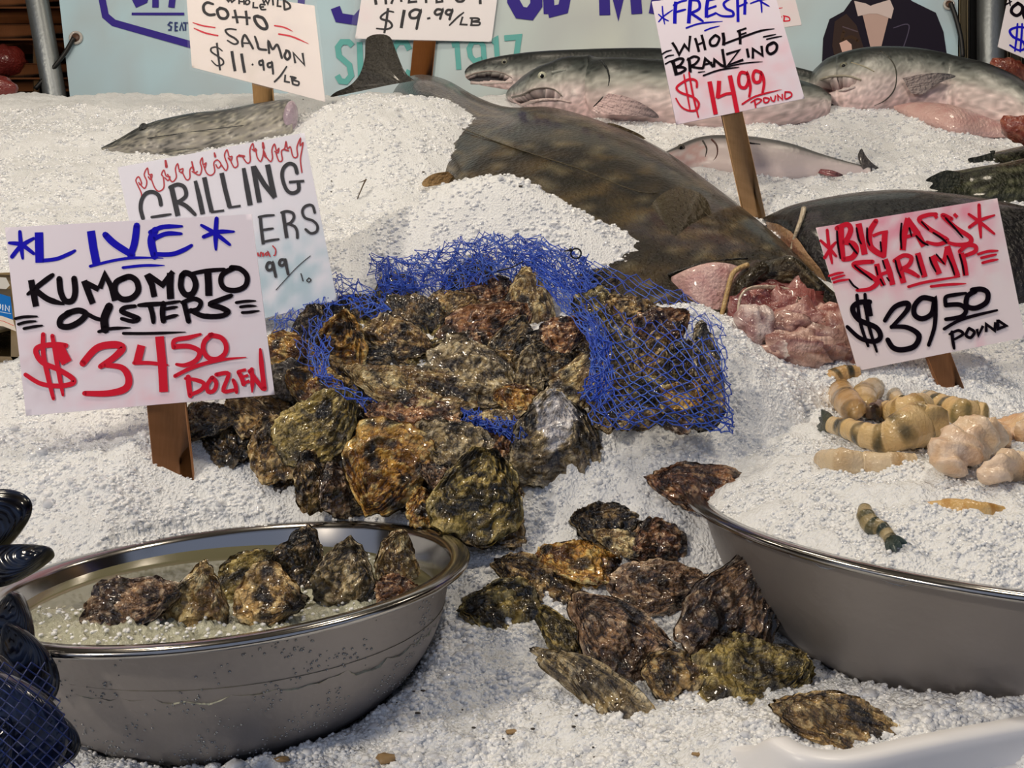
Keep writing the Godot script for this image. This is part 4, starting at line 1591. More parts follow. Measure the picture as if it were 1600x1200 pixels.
	s.line(flame, 9, "540,310 590,334 606,290 596,246 610,216 616,262 636,250 630,284")
	s.line(flame, 9, "620,270 640,320 670,336 696,310 690,250 716,230 740,262 720,286 704,262")
	s.line(flame, 16, "694,182 700,206", 0.3, 0.0)
	s.line(flame, 9, "740,260 772,302 786,270 764,200 782,160 796,206 816,206 808,236 790,216")
	s.line(flame, 9, "800,220 830,280 856,266 850,210 876,200")
	s.line(flame, 18, "866,200 900,204", 0, 0.2)
	s.line(flame, 9, "890,210 920,250 942,236 940,160 960,116 970,160 986,160 976,170 956,156")
	s.line(flame, 9, "980,150 990,210 1014,240 1030,200 1034,160")
	s.line(flame, 20, "1030,112 1034,146", 0.3, 0.0)
	s.line(flame, 18, "1036,170 1048,206", 0.2, 0.0)
	s.line(flame, 9, "1040,190 1080,240 1096,216 1092,160 1110,120 1124,166 1140,150 1134,180 1112,170")
	s.line(flame, 9, "1120,180 1140,236 1164,230 1158,170 1180,150 1190,104 1200,150 1220,140 1234,196 1250,214 1270,200 1266,140 1290,80 1288,130 1308,110 1300,160 1290,230 1300,316")
	s.line(flame, 12, "1180,158 1206,166", 0, 0)
	s.line(black, 28, "324,540 310,480 270,452 222,462 190,510 184,570 200,634")
	s.line(black, 20, "260,626 330,616 392,606", 0.1, 0.3)
	s.line(black, 36, "396,416 420,520 442,618", 0, 0, 1)
	s.line(black, 28, "386,420 440,400 486,420 496,480 440,524", 0.1, 0.1)
	s.line(black, 30, "440,520 500,550 560,608", 0, 0.2)
	s.line(black, 34, "562,374 590,490 614,606", 0.3, 0, 1)
	s.line(black, 32, "624,350 650,480 676,590", 0, 0, 1)
	s.line(black, 16, "670,592 762,580", 0, 0, 1)
	s.line(black, 32, "744,320 770,440 800,556", 0, 0, 1)
	s.line(black, 16, "790,560 876,548", 0, 0, 1)
	s.line(black, 36, "896,286 920,420 942,544", 0.3, 0, 1)
	s.line(black, 34, "962,272 984,400 1006,524", 0, 0, 1)
	s.line(black, 34, "966,276 1040,400 1114,490", 0, 0, 1)
	s.line(black, 36, "1062,262 1086,380 1110,490", 0, 0, 1)
	s.line(black, 26, "1266,320 1250,270 1210,256 1172,290 1164,350 1190,430 1230,460 1276,440 1276,388")
	s.line(black, 18, "1210,384 1316,376", 0, 0, 1)
	s.view(380, 300, 0.15)
	s.line(black, 34, "184,270 196,400 216,556", 0, 0, 1)
	s.line(black, 26, "170,272 240,258 326,252", 0, 0.2)
	s.line(black, 26, "210,406 260,398 316,390", 0, 0.2)
	s.line(black, 26, "216,530 290,514 376,502", 0, 0.2)
	s.line(black, 38, "420,222 440,360 460,490", 0, 0, 1)
	s.line(black, 30, "404,226 460,212 520,230 534,280 500,330 450,350", 0.1, 0.1)
	s.line(black, 30, "470,340 540,370 566,420 570,486", 0.1, 0.0)
	s.line(black, 28, "750,226 730,160 690,146 640,170 622,220 650,280 730,310 776,360 770,420 710,440 656,400")
	s.line(flame, 16, "158,640 166,680", 0, 0, 1)
	s.line(flame, 14, "184,680 190,640 206,650 212,680")
	s.line(flame, 14, "214,640 222,676", 0, 0, 1)
	s.line(flame, 14, "256,640 238,654 250,672 268,650 264,630 286,680")
	s.line(flame, 14, "314,572 344,610 340,664 326,670")
	s.line(black, 30, "312,752 270,746 250,790 270,824 310,806 316,750 330,820 346,890")
	s.line(black, 30, "440,716 400,716 382,750 400,776 436,760 444,716 460,800 474,864")
	s.line(black, 9, "704,676 560,800 350,1028")
	s.line(black, 12, "606,856 630,940", 0, 0, 1)
	s.line(black, 12, "690,906 668,930 690,948 712,926 690,904")
	s.done()

	# WHOLE WILD COHO SALMON
	s = sign_card("white sleeved sign reading whole wild coho salmon with red dashes", "291,-20,492,10,509,160,301,106", "394,132,426,140,432,210,400,212", Vector3(-0.10, 0.08, 1), Vector2(416, 206),
		[[350, 120, 80, 30, 0.25, hue(226, 214, 196), hue(206, 164, 112)], [420, 60, 60, 60, 0.15, grime]], hue(246, 237, 236), "287,-24,496,4,513,162,298,110")
	s.view(280, 0, 0.15)
	s.line(black, 20, "500,0 520,24 540,0 556,30 590,2", 0, 0, 1)
	s.line(black, 18, "630,-10 632,52", 0, 0, 1)
	s.line(black, 18, "680,-10 684,58", 0, 0, 1)
	s.line(black, 16, "632,24 684,26", 0, 0, 1)
	s.line(black, 18, "716,4 696,30 706,54 730,50 740,26 720,4")
	s.line(black, 18, "780,30 778,86 830,90", 0, 0, 1)
	s.line(black, 18, "900,58 856,56 852,82 890,80 856,84 864,108 906,108")
	s.line(black, 20, "872,-8 890,44 906,6 930,52 950,-10", 0, 0, 1)
	s.line(black, 20, "980,-6 986,66", 0, 0, 1)
	s.line(black, 18, "1034,0 1030,72 1072,76", 0, 0, 1)
	s.line(black, 22, "1094,4 1104,110", 0, 0, 1)
	s.line(black, 22, "1096,10 1150,50 1160,90 1106,110")
	s.line(black, 30, "360,52 300,36 262,70 270,130 320,164 376,160", 0.2, 0.0)
	s.line(black, 30, "440,96 404,120 430,190 490,200 516,160 490,110 430,92")
	s.line(black, 26, "584,110 600,180 616,252", 0, 0, 1)
	s.line(black, 26, "700,120 710,190 716,270", 0, 0, 1)
	s.line(black, 22, "556,190 640,186 752,196", 0, 0, 1)
	s.line(black, 32, "826,176 790,190 810,250 860,300 910,308 920,270 880,200 826,180")
	s.line(red, 15, "150,244 250,276 380,296", 0.5, 0.1)
	s.line(red, 17, "164,304 280,352 410,380", 0.4, 0.1)
	s.line(red, 15, "1000,276 1100,294 1190,336", 0.0, 0.7)
	s.line(red, 17, "1044,364 1180,390 1356,466", 0.0, 0.8)
	s.line(black, 22, "600,318 540,310 490,324 520,370 590,410 620,450 580,468 510,430", 0.3, 0.3)
	s.line(black, 24, "668,492 664,430 690,374 730,430 776,514", 0, 0)
	s.line(black, 16, "660,456 750,460", 0, 0, 1)
	s.line(black, 26, "796,390 820,460 840,516 914,528", 0.2, 0.1)
	s.line(black, 24, "944,560 936,440 980,520 1030,476 1076,610", 0, 0)
	s.line(black, 26, "1124,540 1104,590 1130,628 1160,600 1150,550 1120,534")
	s.line(black, 24, "1216,666 1196,560 1310,684 1290,560", 0, 0, 1)
	s.line(black, 18, "456,538 400,500 344,510 346,550 420,600 466,640 460,680 400,690 346,640", 0.3, 0.3)
	s.line(black, 22, "400,454 416,600 434,740", 0.1, 0.1, 1)
	s.line(black, 30, "556,540 572,650 590,750", 0, 0, 1)
	s.line(black, 30, "656,566 672,670 690,766", 0, 0, 1)
	s.line(black, 20, "764,676 778,686", 0, 0, 1)
	s.line(black, 22, "870,640 842,650 848,684 880,676 876,640 890,736")
	s.line(black, 22, "966,662 930,672 936,706 970,700 974,660 986,776")
	s.line(black, 20, "1126,702 1060,800 1000,860", 0.2, 0.1)
	s.line(black, 18, "1112,786 1106,856 1160,866", 0, 0, 1)
	s.line(black, 20, "1176,800 1190,884", 0, 0, 1)
	s.line(black, 18, "1166,806 1220,820 1186,840 1250,860 1244,896 1190,884")
	s.done()

	# HALIBUT
	s = sign_card("white sleeved sign reading halibut by the pound on a dark wooden stick", "576,-70,786,-70,768,66,555,61", "646,62,681,64,672,148,638,144", Vector3(0.0, 0.05, 1), Vector2(655, 145),
		[[570, 22, 12, 10, 0.3, pale, hue(156, 98, 50)]], hue(244, 240, 245), "566,-74,792,-74,772,67,546,64")
	s.view(540, 0, 0.1625)
	s.line(black, 28, "270,-90 284,-20 296,52", 0, 0, 1)
	s.line(black, 16, "236,-20 330,-26 410,-20", 0, 0, 1)
	s.line(black, 26, "380,-90 390,48", 0, 0, 1)
	s.line(black, 24, "440,44 500,-110 540,24", 0, 0, 1)
	s.line(black, 16, "470,-20 530,-22", 0, 0, 1)
	s.line(black, 24, "620,-100 610,28 690,20", 0, 0, 1)
	s.line(black, 24, "770,-100 776,36", 0, 0, 1)
	s.line(black, 22, "870,-100 876,28 930,20 930,-30 880,-40 924,-60 920,-100 870,-104", 0, 0, 1)
	s.line(black, 26, "1064,-90 1064,0 1100,22 1140,0 1146,-90")
	s.line(black, 24, "1240,-90 1350,-96", 0, 0, 1)
	s.line(black, 28, "1290,-90 1296,46", 0, 0, 1)
	s.line(black, 22, "462,122 410,116 346,160 350,190 420,210 448,256 400,286 300,280", 0.3, 0.3)
	s.line(black, 24, "410,84 396,200 374,326", 0, 0.1, 1)
	s.line(black, 30, "566,100 550,190 536,276", 0, 0, 1)
	s.line(black, 26, "724,110 670,98 620,130 630,176 690,172 724,110 700,200 684,282")
	s.line(black, 20, "784,186 816,178", 0, 0, 1)
	s.line(black, 24, "930,102 884,96 858,126 880,148 926,130 934,100 910,186")
	s.line(black, 24, "1024,106 984,102 964,130 990,148 1020,130 1026,106 1000,192")
	s.line(black, 18, "1136,126 1080,170 1000,248", 0.3, 0.1)
	s.line(black, 18, "1126,166 1104,240 1174,244", 0, 0, 1)
	s.line(black, 20, "1216,180 1210,248", 0, 0, 1)
	s.line(black, 18, "1200,180 1270,182 1282,200 1220,214 1286,220 1280,246 1204,248")
	s.done()

	# the sign behind the branzino sign
	s = sign_card("small white and red sign half hidden behind the branzino sign", "1180,-40,1232,-40,1252,40,1190,48", "1196,120,1216,118,1228,188,1212,192", Vector3(0.0, 0.1, 1), Vector2(1220, 188),
		[[1225, 10, 20, 20, 0.2, pale, hue(140, 92, 48)]], hue(228, 220, 224))
	s.view(1010, 0, 0.16667)
	s.line(red, 12, "1210,92 1270,80", 0.1, 0.5)
	s.line(red, 12, "1240,160 1256,206 1262,160", 0, 0, 1)
	s.line(red, 14, "1290,156 1284,206", 0, 0, 1)
	s.line(red, 12, "1280,156 1330,170 1336,200 1284,206")
	s.done()

	# FRESH WHOLE BRANZINO
	s = sign_card("white card sign reading fresh whole branzino on a long pale wooden stick", "1018,4,1206,-20,1256,155,1056,196", "1128,180,1160,174,1196,336,1164,344", Vector3(0.10, 0.12, 1), Vector2(1181, 340),
		[[1100, 140, 60, 40, 0.55, pale, hue(222, 178, 132)], [1170, 130, 50, 50, 0.5, pale], [1220, 90, 30, 50, 0.35, pale], [1140, 60, 40, 60, 0.2, pale], [1080, 180, 40, 20, 0.3, pale]], paper)
	s.view(1010, 0, 0.16667)
	s.line(blue, 15, "144,70 150,150 166,236", 0.2, 0.4)
	s.line(blue, 15, "108,144 150,180 200,206", 0.3, 0.3)
	s.line(blue, 15, "110,214 160,160 240,104", 0.1, 0.4)
	s.line(blue, 34, "270,26 262,130 260,232", 0, 0, 1)
	s.line(blue, 20, "250,60 320,24 372,16", 0.1, 0.4)
	s.line(blue, 22, "270,124 320,110 360,100", 0.0, 0.3)
	s.line(blue, 36, "406,10 398,120 390,230", 0, 0, 1)
	s.line(blue, 26, "410,10 480,20 490,90 420,130")
	s.line(blue, 26, "420,140 480,180 524,210", 0, 0.3)
	s.line(blue, 34, "570,0 556,90 556,176", 0, 0, 1)
	s.line(blue, 18, "560,20 640,0", 0, 0, 1)
	s.line(blue, 20, "566,96 650,66", 0, 0, 1)
	s.line(blue, 22, "560,170 640,136", 0, 0, 1)
	s.line(blue, 24, "790,-10 720,40 740,90 800,120 800,160 700,160 640,130", 0.1, 0.4)
	s.line(blue, 28, "846,-10 850,100 852,216", 0, 0, 1)
	s.line(blue, 28, "920,-20 916,60 914,148", 0, 0, 1)
	s.line(blue, 18, "840,80 940,34", 0, 0, 1)
	s.line(blue, 16, "1060,-20 1070,60 1074,126", 0, 0.3)
	s.line(blue, 16, "970,42 1060,10 1130,0", 0.2, 0.4)
	s.line(blue, 16, "1040,6 1090,40 1144,70", 0.1, 0.4)
	s.line(blue, 16, "368,272 500,230 706,210", 0.0, 0.7)
	s.line(blue, 14, "540,298 600,274 680,254", 0.0, 0.7)
	s.line(black, 24, "236,408 270,460 300,522 350,430 390,480 404,346", 0, 0, 1)
	s.line(black, 24, "450,366 470,430 486,496", 0, 0, 1)
	s.line(black, 24, "510,336 530,410 546,480", 0, 0, 1)
	s.line(black, 18, "460,436 536,402", 0, 0, 1)
	s.line(black, 24, "630,346 590,390 600,436 650,430 676,370 640,340")
	s.line(black, 30, "710,316 720,380 716,436", 0, 0, 1)
	s.line(black, 20, "710,426 860,370 1060,300 1190,280", 0.0, 0.7)
	s.line(black, 26, "862,290 870,350 872,426", 0, 0, 1)
	s.line(black, 18, "840,306 930,274", 0, 0, 1)
	s.line(black, 16, "866,340 930,316", 0, 0, 1)
	s.line(black, 14, "1090,356 1140,346 1204,332", 0.0, 0.5)
	s.line(black, 14, "1120,378 1190,362 1260,350", 0.0, 0.5)
	s.line(black, 14, "140,520 180,494 230,480", 0.0, 0.4)
	s.line(black, 14, "170,552 200,534 250,526", 0.0, 0.4)
	s.line(black, 14, "172,610 220,584 260,580", 0.0, 0.4)
	s.line(black, 34, "240,580 260,650 276,716", 0, 0, 1)
	s.line(black, 24, "230,590 300,560 340,570 310,620 270,640 330,640 360,660 320,690 276,704")
	s.line(black, 30, "390,550 400,620 404,690", 0, 0, 1)
	s.line(black, 22, "380,570 440,540 486,560 450,610 410,630 470,646 520,650")
	s.line(black, 24, "524,650 544,560 590,600 620,640", 0, 0, 1)
	s.line(black, 18, "540,616 610,596", 0, 0, 1)
	s.line(black, 26, "626,640 630,570 690,620 730,636 704,470", 0, 0, 1)
	s.line(black, 24, "740,520 864,480 756,620 900,570", 0, 0, 1)
	s.line(black, 24, "934,466 950,550", 0, 0, 1)
	s.line(black, 24, "990,560 990,470 1080,530 1070,440", 0, 0, 1)
	s.line(black, 26, "1170,416 1128,440 1124,490 1156,516 1204,486 1214,438 1186,410 1156,420")
	s.line(black, 16, "528,718 680,666 860,640", 0.0, 0.6)
	s.line(black, 12, "480,688 540,680", 0.0, 0.5)
	s.line(black, 12, "740,640 900,604 1080,588", 0.0, 0.7)
	s.line(red, 22, "466,826 460,770 400,752 320,790 276,836 320,880 430,920 484,980 460,1040 390,1046 320,1010 270,932", 0.0, 0.4)
	s.line(red, 16, "344,710 370,860 404,1050", 0.2, 0.3)
	s.line(red, 18, "392,690 430,900 480,1108", 0.2, 0.3)
	s.line(red, 42, "584,774 614,930 642,1082", 0, 0, 1)
	s.line(red, 40, "674,768 670,850 660,930", 0, 0, 1)
	s.line(red, 26, "654,926 740,890 830,880", 0, 0, 1)
	s.line(red, 42, "774,718 810,890 844,1066", 0, 0, 1)
	s.line(red, 30, "936,700 880,690 856,750 870,820 920,830 950,760 936,700 966,820 956,914", 0.0, 0.2)
	s.line(red, 30, "1066,690 1010,676 990,730 1010,780 1056,770 1070,700 1094,780 1080,880", 0.0, 0.2)
	s.line(red, 16, "890,986 1020,910 1260,848", 0.0, 0.8)
	s.line(red, 16, "1006,950 1010,980 1016,1020", 0, 0.3)
	s.line(red, 14, "970,970 1030,936 1070,950 1020,990", 0.2, 0.3)
	s.line(red, 14, "1090,930 1096,970 1130,966 1140,936 1100,926")
	s.line(red, 14, "1156,920 1166,950 1190,956 1200,910")
	s.line(red, 14, "1226,954 1220,900 1266,944 1264,890", 0, 0, 1)
	s.line(red, 14, "1290,880 1294,936 1350,910 1340,876 1290,872")
	s.done()

	# BIG ... SHRIMP
	s = sign_card("pink and white card sign for big shrimp priced by the pound at the right", "1274,357,1556,311,1600,528,1339,580", "1450,566,1490,560,1503,600,1464,596", Vector3(-0.04, 0.12, 1), Vector2(1482, 602),
		[[1340, 370, 60, 40, 0.9, hue(240, 158, 180), hue(172, 118, 76)], [1420, 350, 60, 40, 0.9, hue(240, 150, 176)], [1500, 340, 60, 36, 0.85, hue(240, 158, 180)], [1400, 420, 110, 34, 0.8, hue(242, 166, 186)], [1500, 400, 50, 30, 0.7, hue(242, 170, 190)], [1300, 400, 24, 40, 0.6, hue(242, 176, 194)], [1380, 460, 60, 20, 0.4, pale], [1530, 540, 8, 22, 0.5, pale]], hue(242, 231, 237))
	s.view(1260, 300, 0.24165)
	s.line(red, 22, "128,252 140,360 160,466", 0.1, 0.4)
	s.line(red, 22, "86,320 140,370 186,420", 0.2, 0.3)
	s.line(red, 22, "112,430 150,370 184,330", 0.0, 0.4)
	s.line(red, 40, "216,236 218,330 226,430", 0, 0, 1)
	s.line(red, 34, "190,240 256,216 280,250 256,310 230,330", 0.1, 0.1)
	s.line(red, 36, "226,330 296,340 316,386 286,430 232,440", 0.1, 0.1)
	s.line(red, 40, "330,210 350,310 370,410", 0, 0, 1)
	s.line(red, 40, "442,194 400,270 404,350 440,390 490,416", 0.2, 0.1)
	s.line(red, 38, "500,270 496,340 490,424", 0, 0, 1)
	s.line(red, 20, "420,290 470,270 520,262", 0, 0, 1)
	s.line(red, 40, "650,176 624,280 614,382", 0, 0, 1)
	s.line(red, 40, "640,180 700,260 752,356", 0, 0, 1)
	s.line(red, 22, "640,296 730,270", 0, 0, 1)
	s.line(red, 30, "830,150 770,156 720,184 780,240 860,290 900,320 840,344 770,330", 0.2, 0.3)
	s.line(red, 22, "812,146 836,176", 0, 0, 1)
	s.line(red, 30, "930,180 880,156 880,170 960,240 1050,300 1040,340 960,346 900,330", 0.2, 0.3)
	s.line(red, 22, "944,148 966,170", 0, 0, 1)
	s.line(red, 24, "1106,90 1110,190 1118,300", 0.1, 0.4)
	s.line(red, 22, "1040,150 1110,200 1204,276", 0.2, 0.3)
	s.line(red, 22, "1044,234 1110,190 1206,156", 0.0, 0.5)
	s.line(red, 34, "420,456 350,460 300,474 340,510 410,550 450,590 400,632 320,640", 0.2, 0.4)
	s.line(red, 36, "446,470 460,540 490,610", 0, 0, 1)
	s.line(red, 36, "500,440 530,520 550,606", 0, 0, 1)
	s.line(red, 22, "450,546 540,516", 0, 0, 1)
	s.line(red, 38, "574,440 600,520 620,594", 0, 0, 1)
	s.line(red, 28, "560,450 620,416 670,430 650,480 590,508", 0.1, 0.1)
	s.line(red, 30, "600,500 660,520 716,552", 0, 0.3)
	s.line(red, 38, "710,400 734,480 756,556", 0, 0, 1)
	s.line(red, 38, "800,420 826,480 850,536", 0, 0, 1)
	s.line(red, 28, "810,420 880,460 900,360", 0, 0, 1)
	s.line(red, 40, "900,356 930,450 966,550", 0, 0, 1)
	s.line(red, 38, "990,400 1010,470 1020,546", 0, 0, 1)
	s.line(red, 28, "980,390 1030,350 1080,356 1080,390 1020,416", 0.1, 0.1)
	s.line(red, 18, "1100,408 1160,390 1226,386", 0.0, 0.4)
	s.line(red, 18, "1120,432 1170,420 1216,410", 0.0, 0.4)
	s.line(red, 18, "1128,464 1180,450 1226,442", 0.0, 0.4)
	s.line(red, 16, "140,548 190,532 230,526", 0.0, 0.4)
	s.line(red, 16, "160,568 200,554 240,544", 0.0, 0.4)
	s.line(red, 16, "170,590 210,578 270,570", 0.0, 0.4)
	s.line(red, 18, "650,618 760,588 980,552", 0.0, 0.5)
	s.line(red, 18, "796,616 900,604 1020,598", 0.0, 0.6)
	for e in ["190,260 196,340 212,436", "316,240 330,310 346,340", "384,240 386,310 400,350", "270,340 300,380 320,404", "606,210 600,290 606,370", "656,240 670,290", "700,290 740,330 776,350", "736,200 780,250", "810,270 870,310 896,336", "890,176 940,230 1000,300", "470,330 476,390", "306,486 360,530 416,574", "270,574 296,610 326,630", "440,490 452,540", "470,570 490,606", "484,450 500,500", "512,560 526,580", "566,450 580,510 602,560", "700,420 716,480 736,540", "786,430 800,470 826,520", "830,410 880,470", "900,420 930,490 946,540", "980,410 996,470 1010,540"]:
		s.line(black, 14, e, 0.2, 0.3)
	s.line(black, 34, "400,716 330,720 290,760 330,830 440,880 470,940 430,970 340,950 256,876", 0.0, 0.3)
	s.line(black, 50, "380,716 398,810", 0, 0, 1)
	s.line(black, 22, "318,672 340,850 390,1000", 0, 0.2)
	s.line(black, 22, "370,668 390,850 446,1036", 0, 0.3)
	s.line(black, 34, "498,836 560,750 640,724 640,770 540,880", 0.2, 0.3)
	s.line(black, 36, "540,876 640,880 716,930 690,1000 610,1024 550,1010 516,960", 0.3, 0.1)
	s.line(black, 34, "810,700 740,690 690,740 690,800 740,824 800,790 820,700 820,860 780,994", 0.0, 0.3)
	s.line(black, 26, "1020,660 950,670 890,686 890,740", 0.3, 0.0)
	s.line(black, 30, "890,736 980,734 1020,770 990,810 890,828", 0.0, 0.2)
	s.line(black, 34, "1080,646 1030,680 1024,740 1080,756 1150,720 1160,660 1120,634 1060,640")
	s.line(black, 22, "880,890 1000,826 1220,770", 0.0, 0.3)
	s.line(black, 22, "930,910 934,960 944,1016", 0, 0.2)
	s.line(black, 20, "914,924 970,900 1000,924 940,960", 0.2, 0.2)
	s.line(black, 20, "1036,890 1020,930 1050,946 1074,910 1040,886")
	s.line(black, 20, "1090,890 1100,930 1130,870", 0, 0, 1)
	s.line(black, 20, "1150,910 1150,860 1204,900 1210,846", 0, 0, 1)
	s.line(black, 20, "1224,830 1226,890 1278,870 1226,836", 0, 0, 1)
	s.done()

	# top right corner sign
	s = sign_card("white sign with black and blue writing cut off by the photo's top right corner", "1582,-40,1700,-10,1690,130,1558,74", "1610,90,1636,96,1640,180,1614,180", Vector3(-0.1, 0.1, 1), Vector2(1626, 178),
		[[1600, 60, 30, 30, 0.15, grime, hue(190, 150, 100)]], hue(230, 224, 230))
	s.view(1190, 0, 0.25625)
	s.line(black, 15, "1480,36 1520,14", 0.2, 0.5)
	s.line(black, 15, "1506,0 1512,40", 0.2, 0.5)
	s.line(black, 20, "1560,24 1526,50 1520,80 1550,100 1580,80 1584,44 1556,24")
	s.line(black, 20, "1660,40 1600,50 1592,90 1610,124 1660,130")
	s.line(blue, 16, "1610,176 1560,170 1510,190 1530,230 1590,260 1600,300 1560,310 1510,280", 0.2, 0.3)
	s.line(blue, 14, "1556,150 1550,230 1540,316", 0.2, 0.3)
	s.line(blue, 14, "1584,150 1580,230 1572,320", 0.2, 0.3)
	s.line(blue, 18, "1640,180 1610,200 1620,230 1650,220")
	s.done()

# ---------------------------------------------------------------- oysters
func palette(key: String) -> Array:
	match key:
		"brown": return [hue(58, 42, 22), hue(130, 97, 53), hue(213, 176, 112), hue(249, 227, 174)]
		"olive": return [hue(52, 44, 21), hue(119, 99, 49), hue(188, 165, 95), hue(233, 213, 146)]
		"gold": return [hue(90, 55, 19), hue(188, 130, 49), hue(246, 194, 100), hue(250, 240, 180)]
		"red": return [hue(56, 33, 19), hue(125, 79, 47), hue(193, 139, 91), hue(249, 218, 178)]
		"grey": return [hue(69, 57, 40), hue(139, 119, 83), hue(199, 178, 134), hue(246, 233, 201)]
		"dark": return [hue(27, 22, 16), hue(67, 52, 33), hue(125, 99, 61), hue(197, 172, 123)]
		"purple": return [hue(49, 34, 25), hue(110, 81, 59), hue(179, 143, 108), hue(250, 229, 199)]
		"tan": return [hue(103, 77, 45), hue(172, 143, 91), hue(226, 202, 144), hue(250, 238, 195)]
	return [hue(78, 73, 64), hue(108, 101, 89), hue(134, 128, 114), hue(168, 161, 146)]

# a valve grown in rings from the beak: local x runs to the hinge, y across, z out of the upper valve (metres)
func valve(seed_n: float, size: Vector3, pal: Array, upper: bool, o: Dictionary) -> ArrayMesh:
	var nr := 38
	var na := 72
	var p := PackedVector3Array()
	var c := PackedColorArray()
	p.resize((nr + 1) * na)
	c.resize((nr + 1) * na)
	var l := size.x
	var w := size.y
	var th := size.z
	var umbo := Vector2(l * 0.36, 0)
	var egg: float = o.get("egg", 0.34)
	var bend: float = o.get("bend", 0.1 * noise.get_noise_1d(seed_n * 3.1))
	var layers: float = o.get("layers", 6.0)
	var lam: float = o.get("lam", 1.0) * minf(l, w) * 0.046
	var chalk: float = o.get("chalk", 0.0)
	var rim_lift: float = o.get("wave", 1.0) * w * 0.07
	var off := Vector3(seed_n * 1.7, seed_n * 0.9, -seed_n * 2.3)
	var sgn := 1.0 if upper else -1.0
	var folds: float = o.get("folds", 4.0)
	for j in na:
		var a := TAU * j / na
		var ca := cos(a)
		var sa := sin(a)
		var e := Vector2(0.5 * l * ca, 0.5 * w * sa * (1.0 - egg * ca))
		var ruff := 1.0 + 0.10 * noise.get_noise_3d(ca * 1.3 + off.x, sa * 1.3, off.y) + 0.055 * noise.get_noise_3d(ca * 4.0, sa * 4.0 + off.x, off.z) + (0.03 if upper else 0.022) * noise.get_noise_3d(ca * 12.0, sa * 12.0, off.x)
		if not upper:
			ruff *= 1.02
		e *= ruff
		e.y += bend * e.x * e.x / l * 2.0
		var mouth := 0.5 - 0.5 * ca
		var zc := rim_lift * mouth * (noise.get_noise_2d(ca * 2.0 + off.y, sa * 2.0 + off.x) * 1.3 + 0.5 * sin(a * folds + seed_n))
		for i in nr + 1:
			var t := float(i) / nr
			var q := umbo.lerp(e, t)
			var warp := 0.9 * noise.get_noise_3d(ca * 1.2 + off.x, sa * 1.2 + off.y, t * 1.5) + 0.25 * noise.get_noise_3d(ca * 5.0, sa * 5.0, t * 3.0 + off.z)
			var v := pow(t, 0.85) * layers + warp * 0.8
			var fr := v - floorf(v)
			var dome := pow(maxf(0.0, 1.0 - pow(t, 2.3)), 0.75)
			var step := lam * (fr * fr * 1.2 - 0.35) * smoothstep(0.04, 0.3, t) * (1.0 - 0.65 * smoothstep(0.9, 1.0, t))
			var b1 := noise.get_noise_3d(q.x * 60.0 + off.x, q.y * 60.0 + off.y, off.z)
			var b2 := noise.get_noise_3d(q.x * 170.0 + off.y, q.y * 170.0 + off.z, off.x)
			var rad := noise.get_noise_3d(ca * 7.0 + off.z, sa * 7.0 + off.x, t * 1.2)
			var z := zc * t * t + sgn * (th * (0.42 if upper else 0.58) * dome + step + 0.0035 * b1 * (0.3 + dome) + 0.0013 * b2 + 0.0022 * rad * t)
			var flare := 1.0 + 0.035 * (fr - 0.4) * t
			p[i * na + j] = Vector3(umbo.x + (q.x - umbo.x) * flare, umbo.y + (q.y - umbo.y) * flare, z)
			# pigment: blotches, rays, pale layer lips; the shade past each step is painted too
			var blot := noise.get_noise_3d(q.x * 34.0 + off.z, q.y * 34.0 + off.x, t * 1.2 + off.y)
			var m := clampf(0.42 + 0.75 * blot + 0.35 * rad + 0.30 * b2, 0.0, 1.0)
			var col: Color = pal[0].lerp(pal[1], smoothstep(0.05, 0.5, m)).lerp(pal[2], smoothstep(0.55, 0.95, m))
			var tone := noise.get_noise_1d((floorf(v) + seed_n) * 7.3)
			col = col.lerp(pal[2], clampf(tone, 0, 0.5)).lerp(pal[0], clampf(-tone, 0, 0.55))
			if fr > 0.80:
				col = col.lerp(pal[2], (fr - 0.80) * 3.2 * clampf(0.5 + rad, 0.1, 1.0))
			if fr < 0.16:  # painted shade in the drop just past each layer's lip
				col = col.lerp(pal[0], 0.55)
			if b2 > 0.42:
				col = col.lerp(pal[3], 0.5)
			if t > 0.93 and upper:
				col = col.lerp(pal[3], 0.55 * clampf(0.6 + rad, 0.2, 1.0))
			var stain := noise.get_noise_3d(q.x * 50.0, off.x - q.y * 50.0, off.z)
			if stain < -0.30:
				col = col.lerp(hue(22, 18, 16), clampf((-stain - 0.30) * 2.5, 0, 0.75))
			if chalk > 0.0 and upper:
				var dd := Vector2((q.x - l * o.get("cx", 0.22)) / (l * 0.30), (q.y - w * o.get("cy", 0.0)) / (w * 0.24)).length() + 0.35 * b1 + 0.25 * b2
				col = col.lerp(hue(240, 237, 238).lerp(hue(170, 164, 164), clampf(0.3 + b2, 0, 1)), chalk * (1.0 - smoothstep(0.8, 1.0, dd)))
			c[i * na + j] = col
	var idx := PackedInt32Array()
	grid_index(idx, 0, nr + 1, na, true, upper)
	return build(p, idx, c)

var oyster_count := 0
var oyster_spots := []
var used_labels := {}

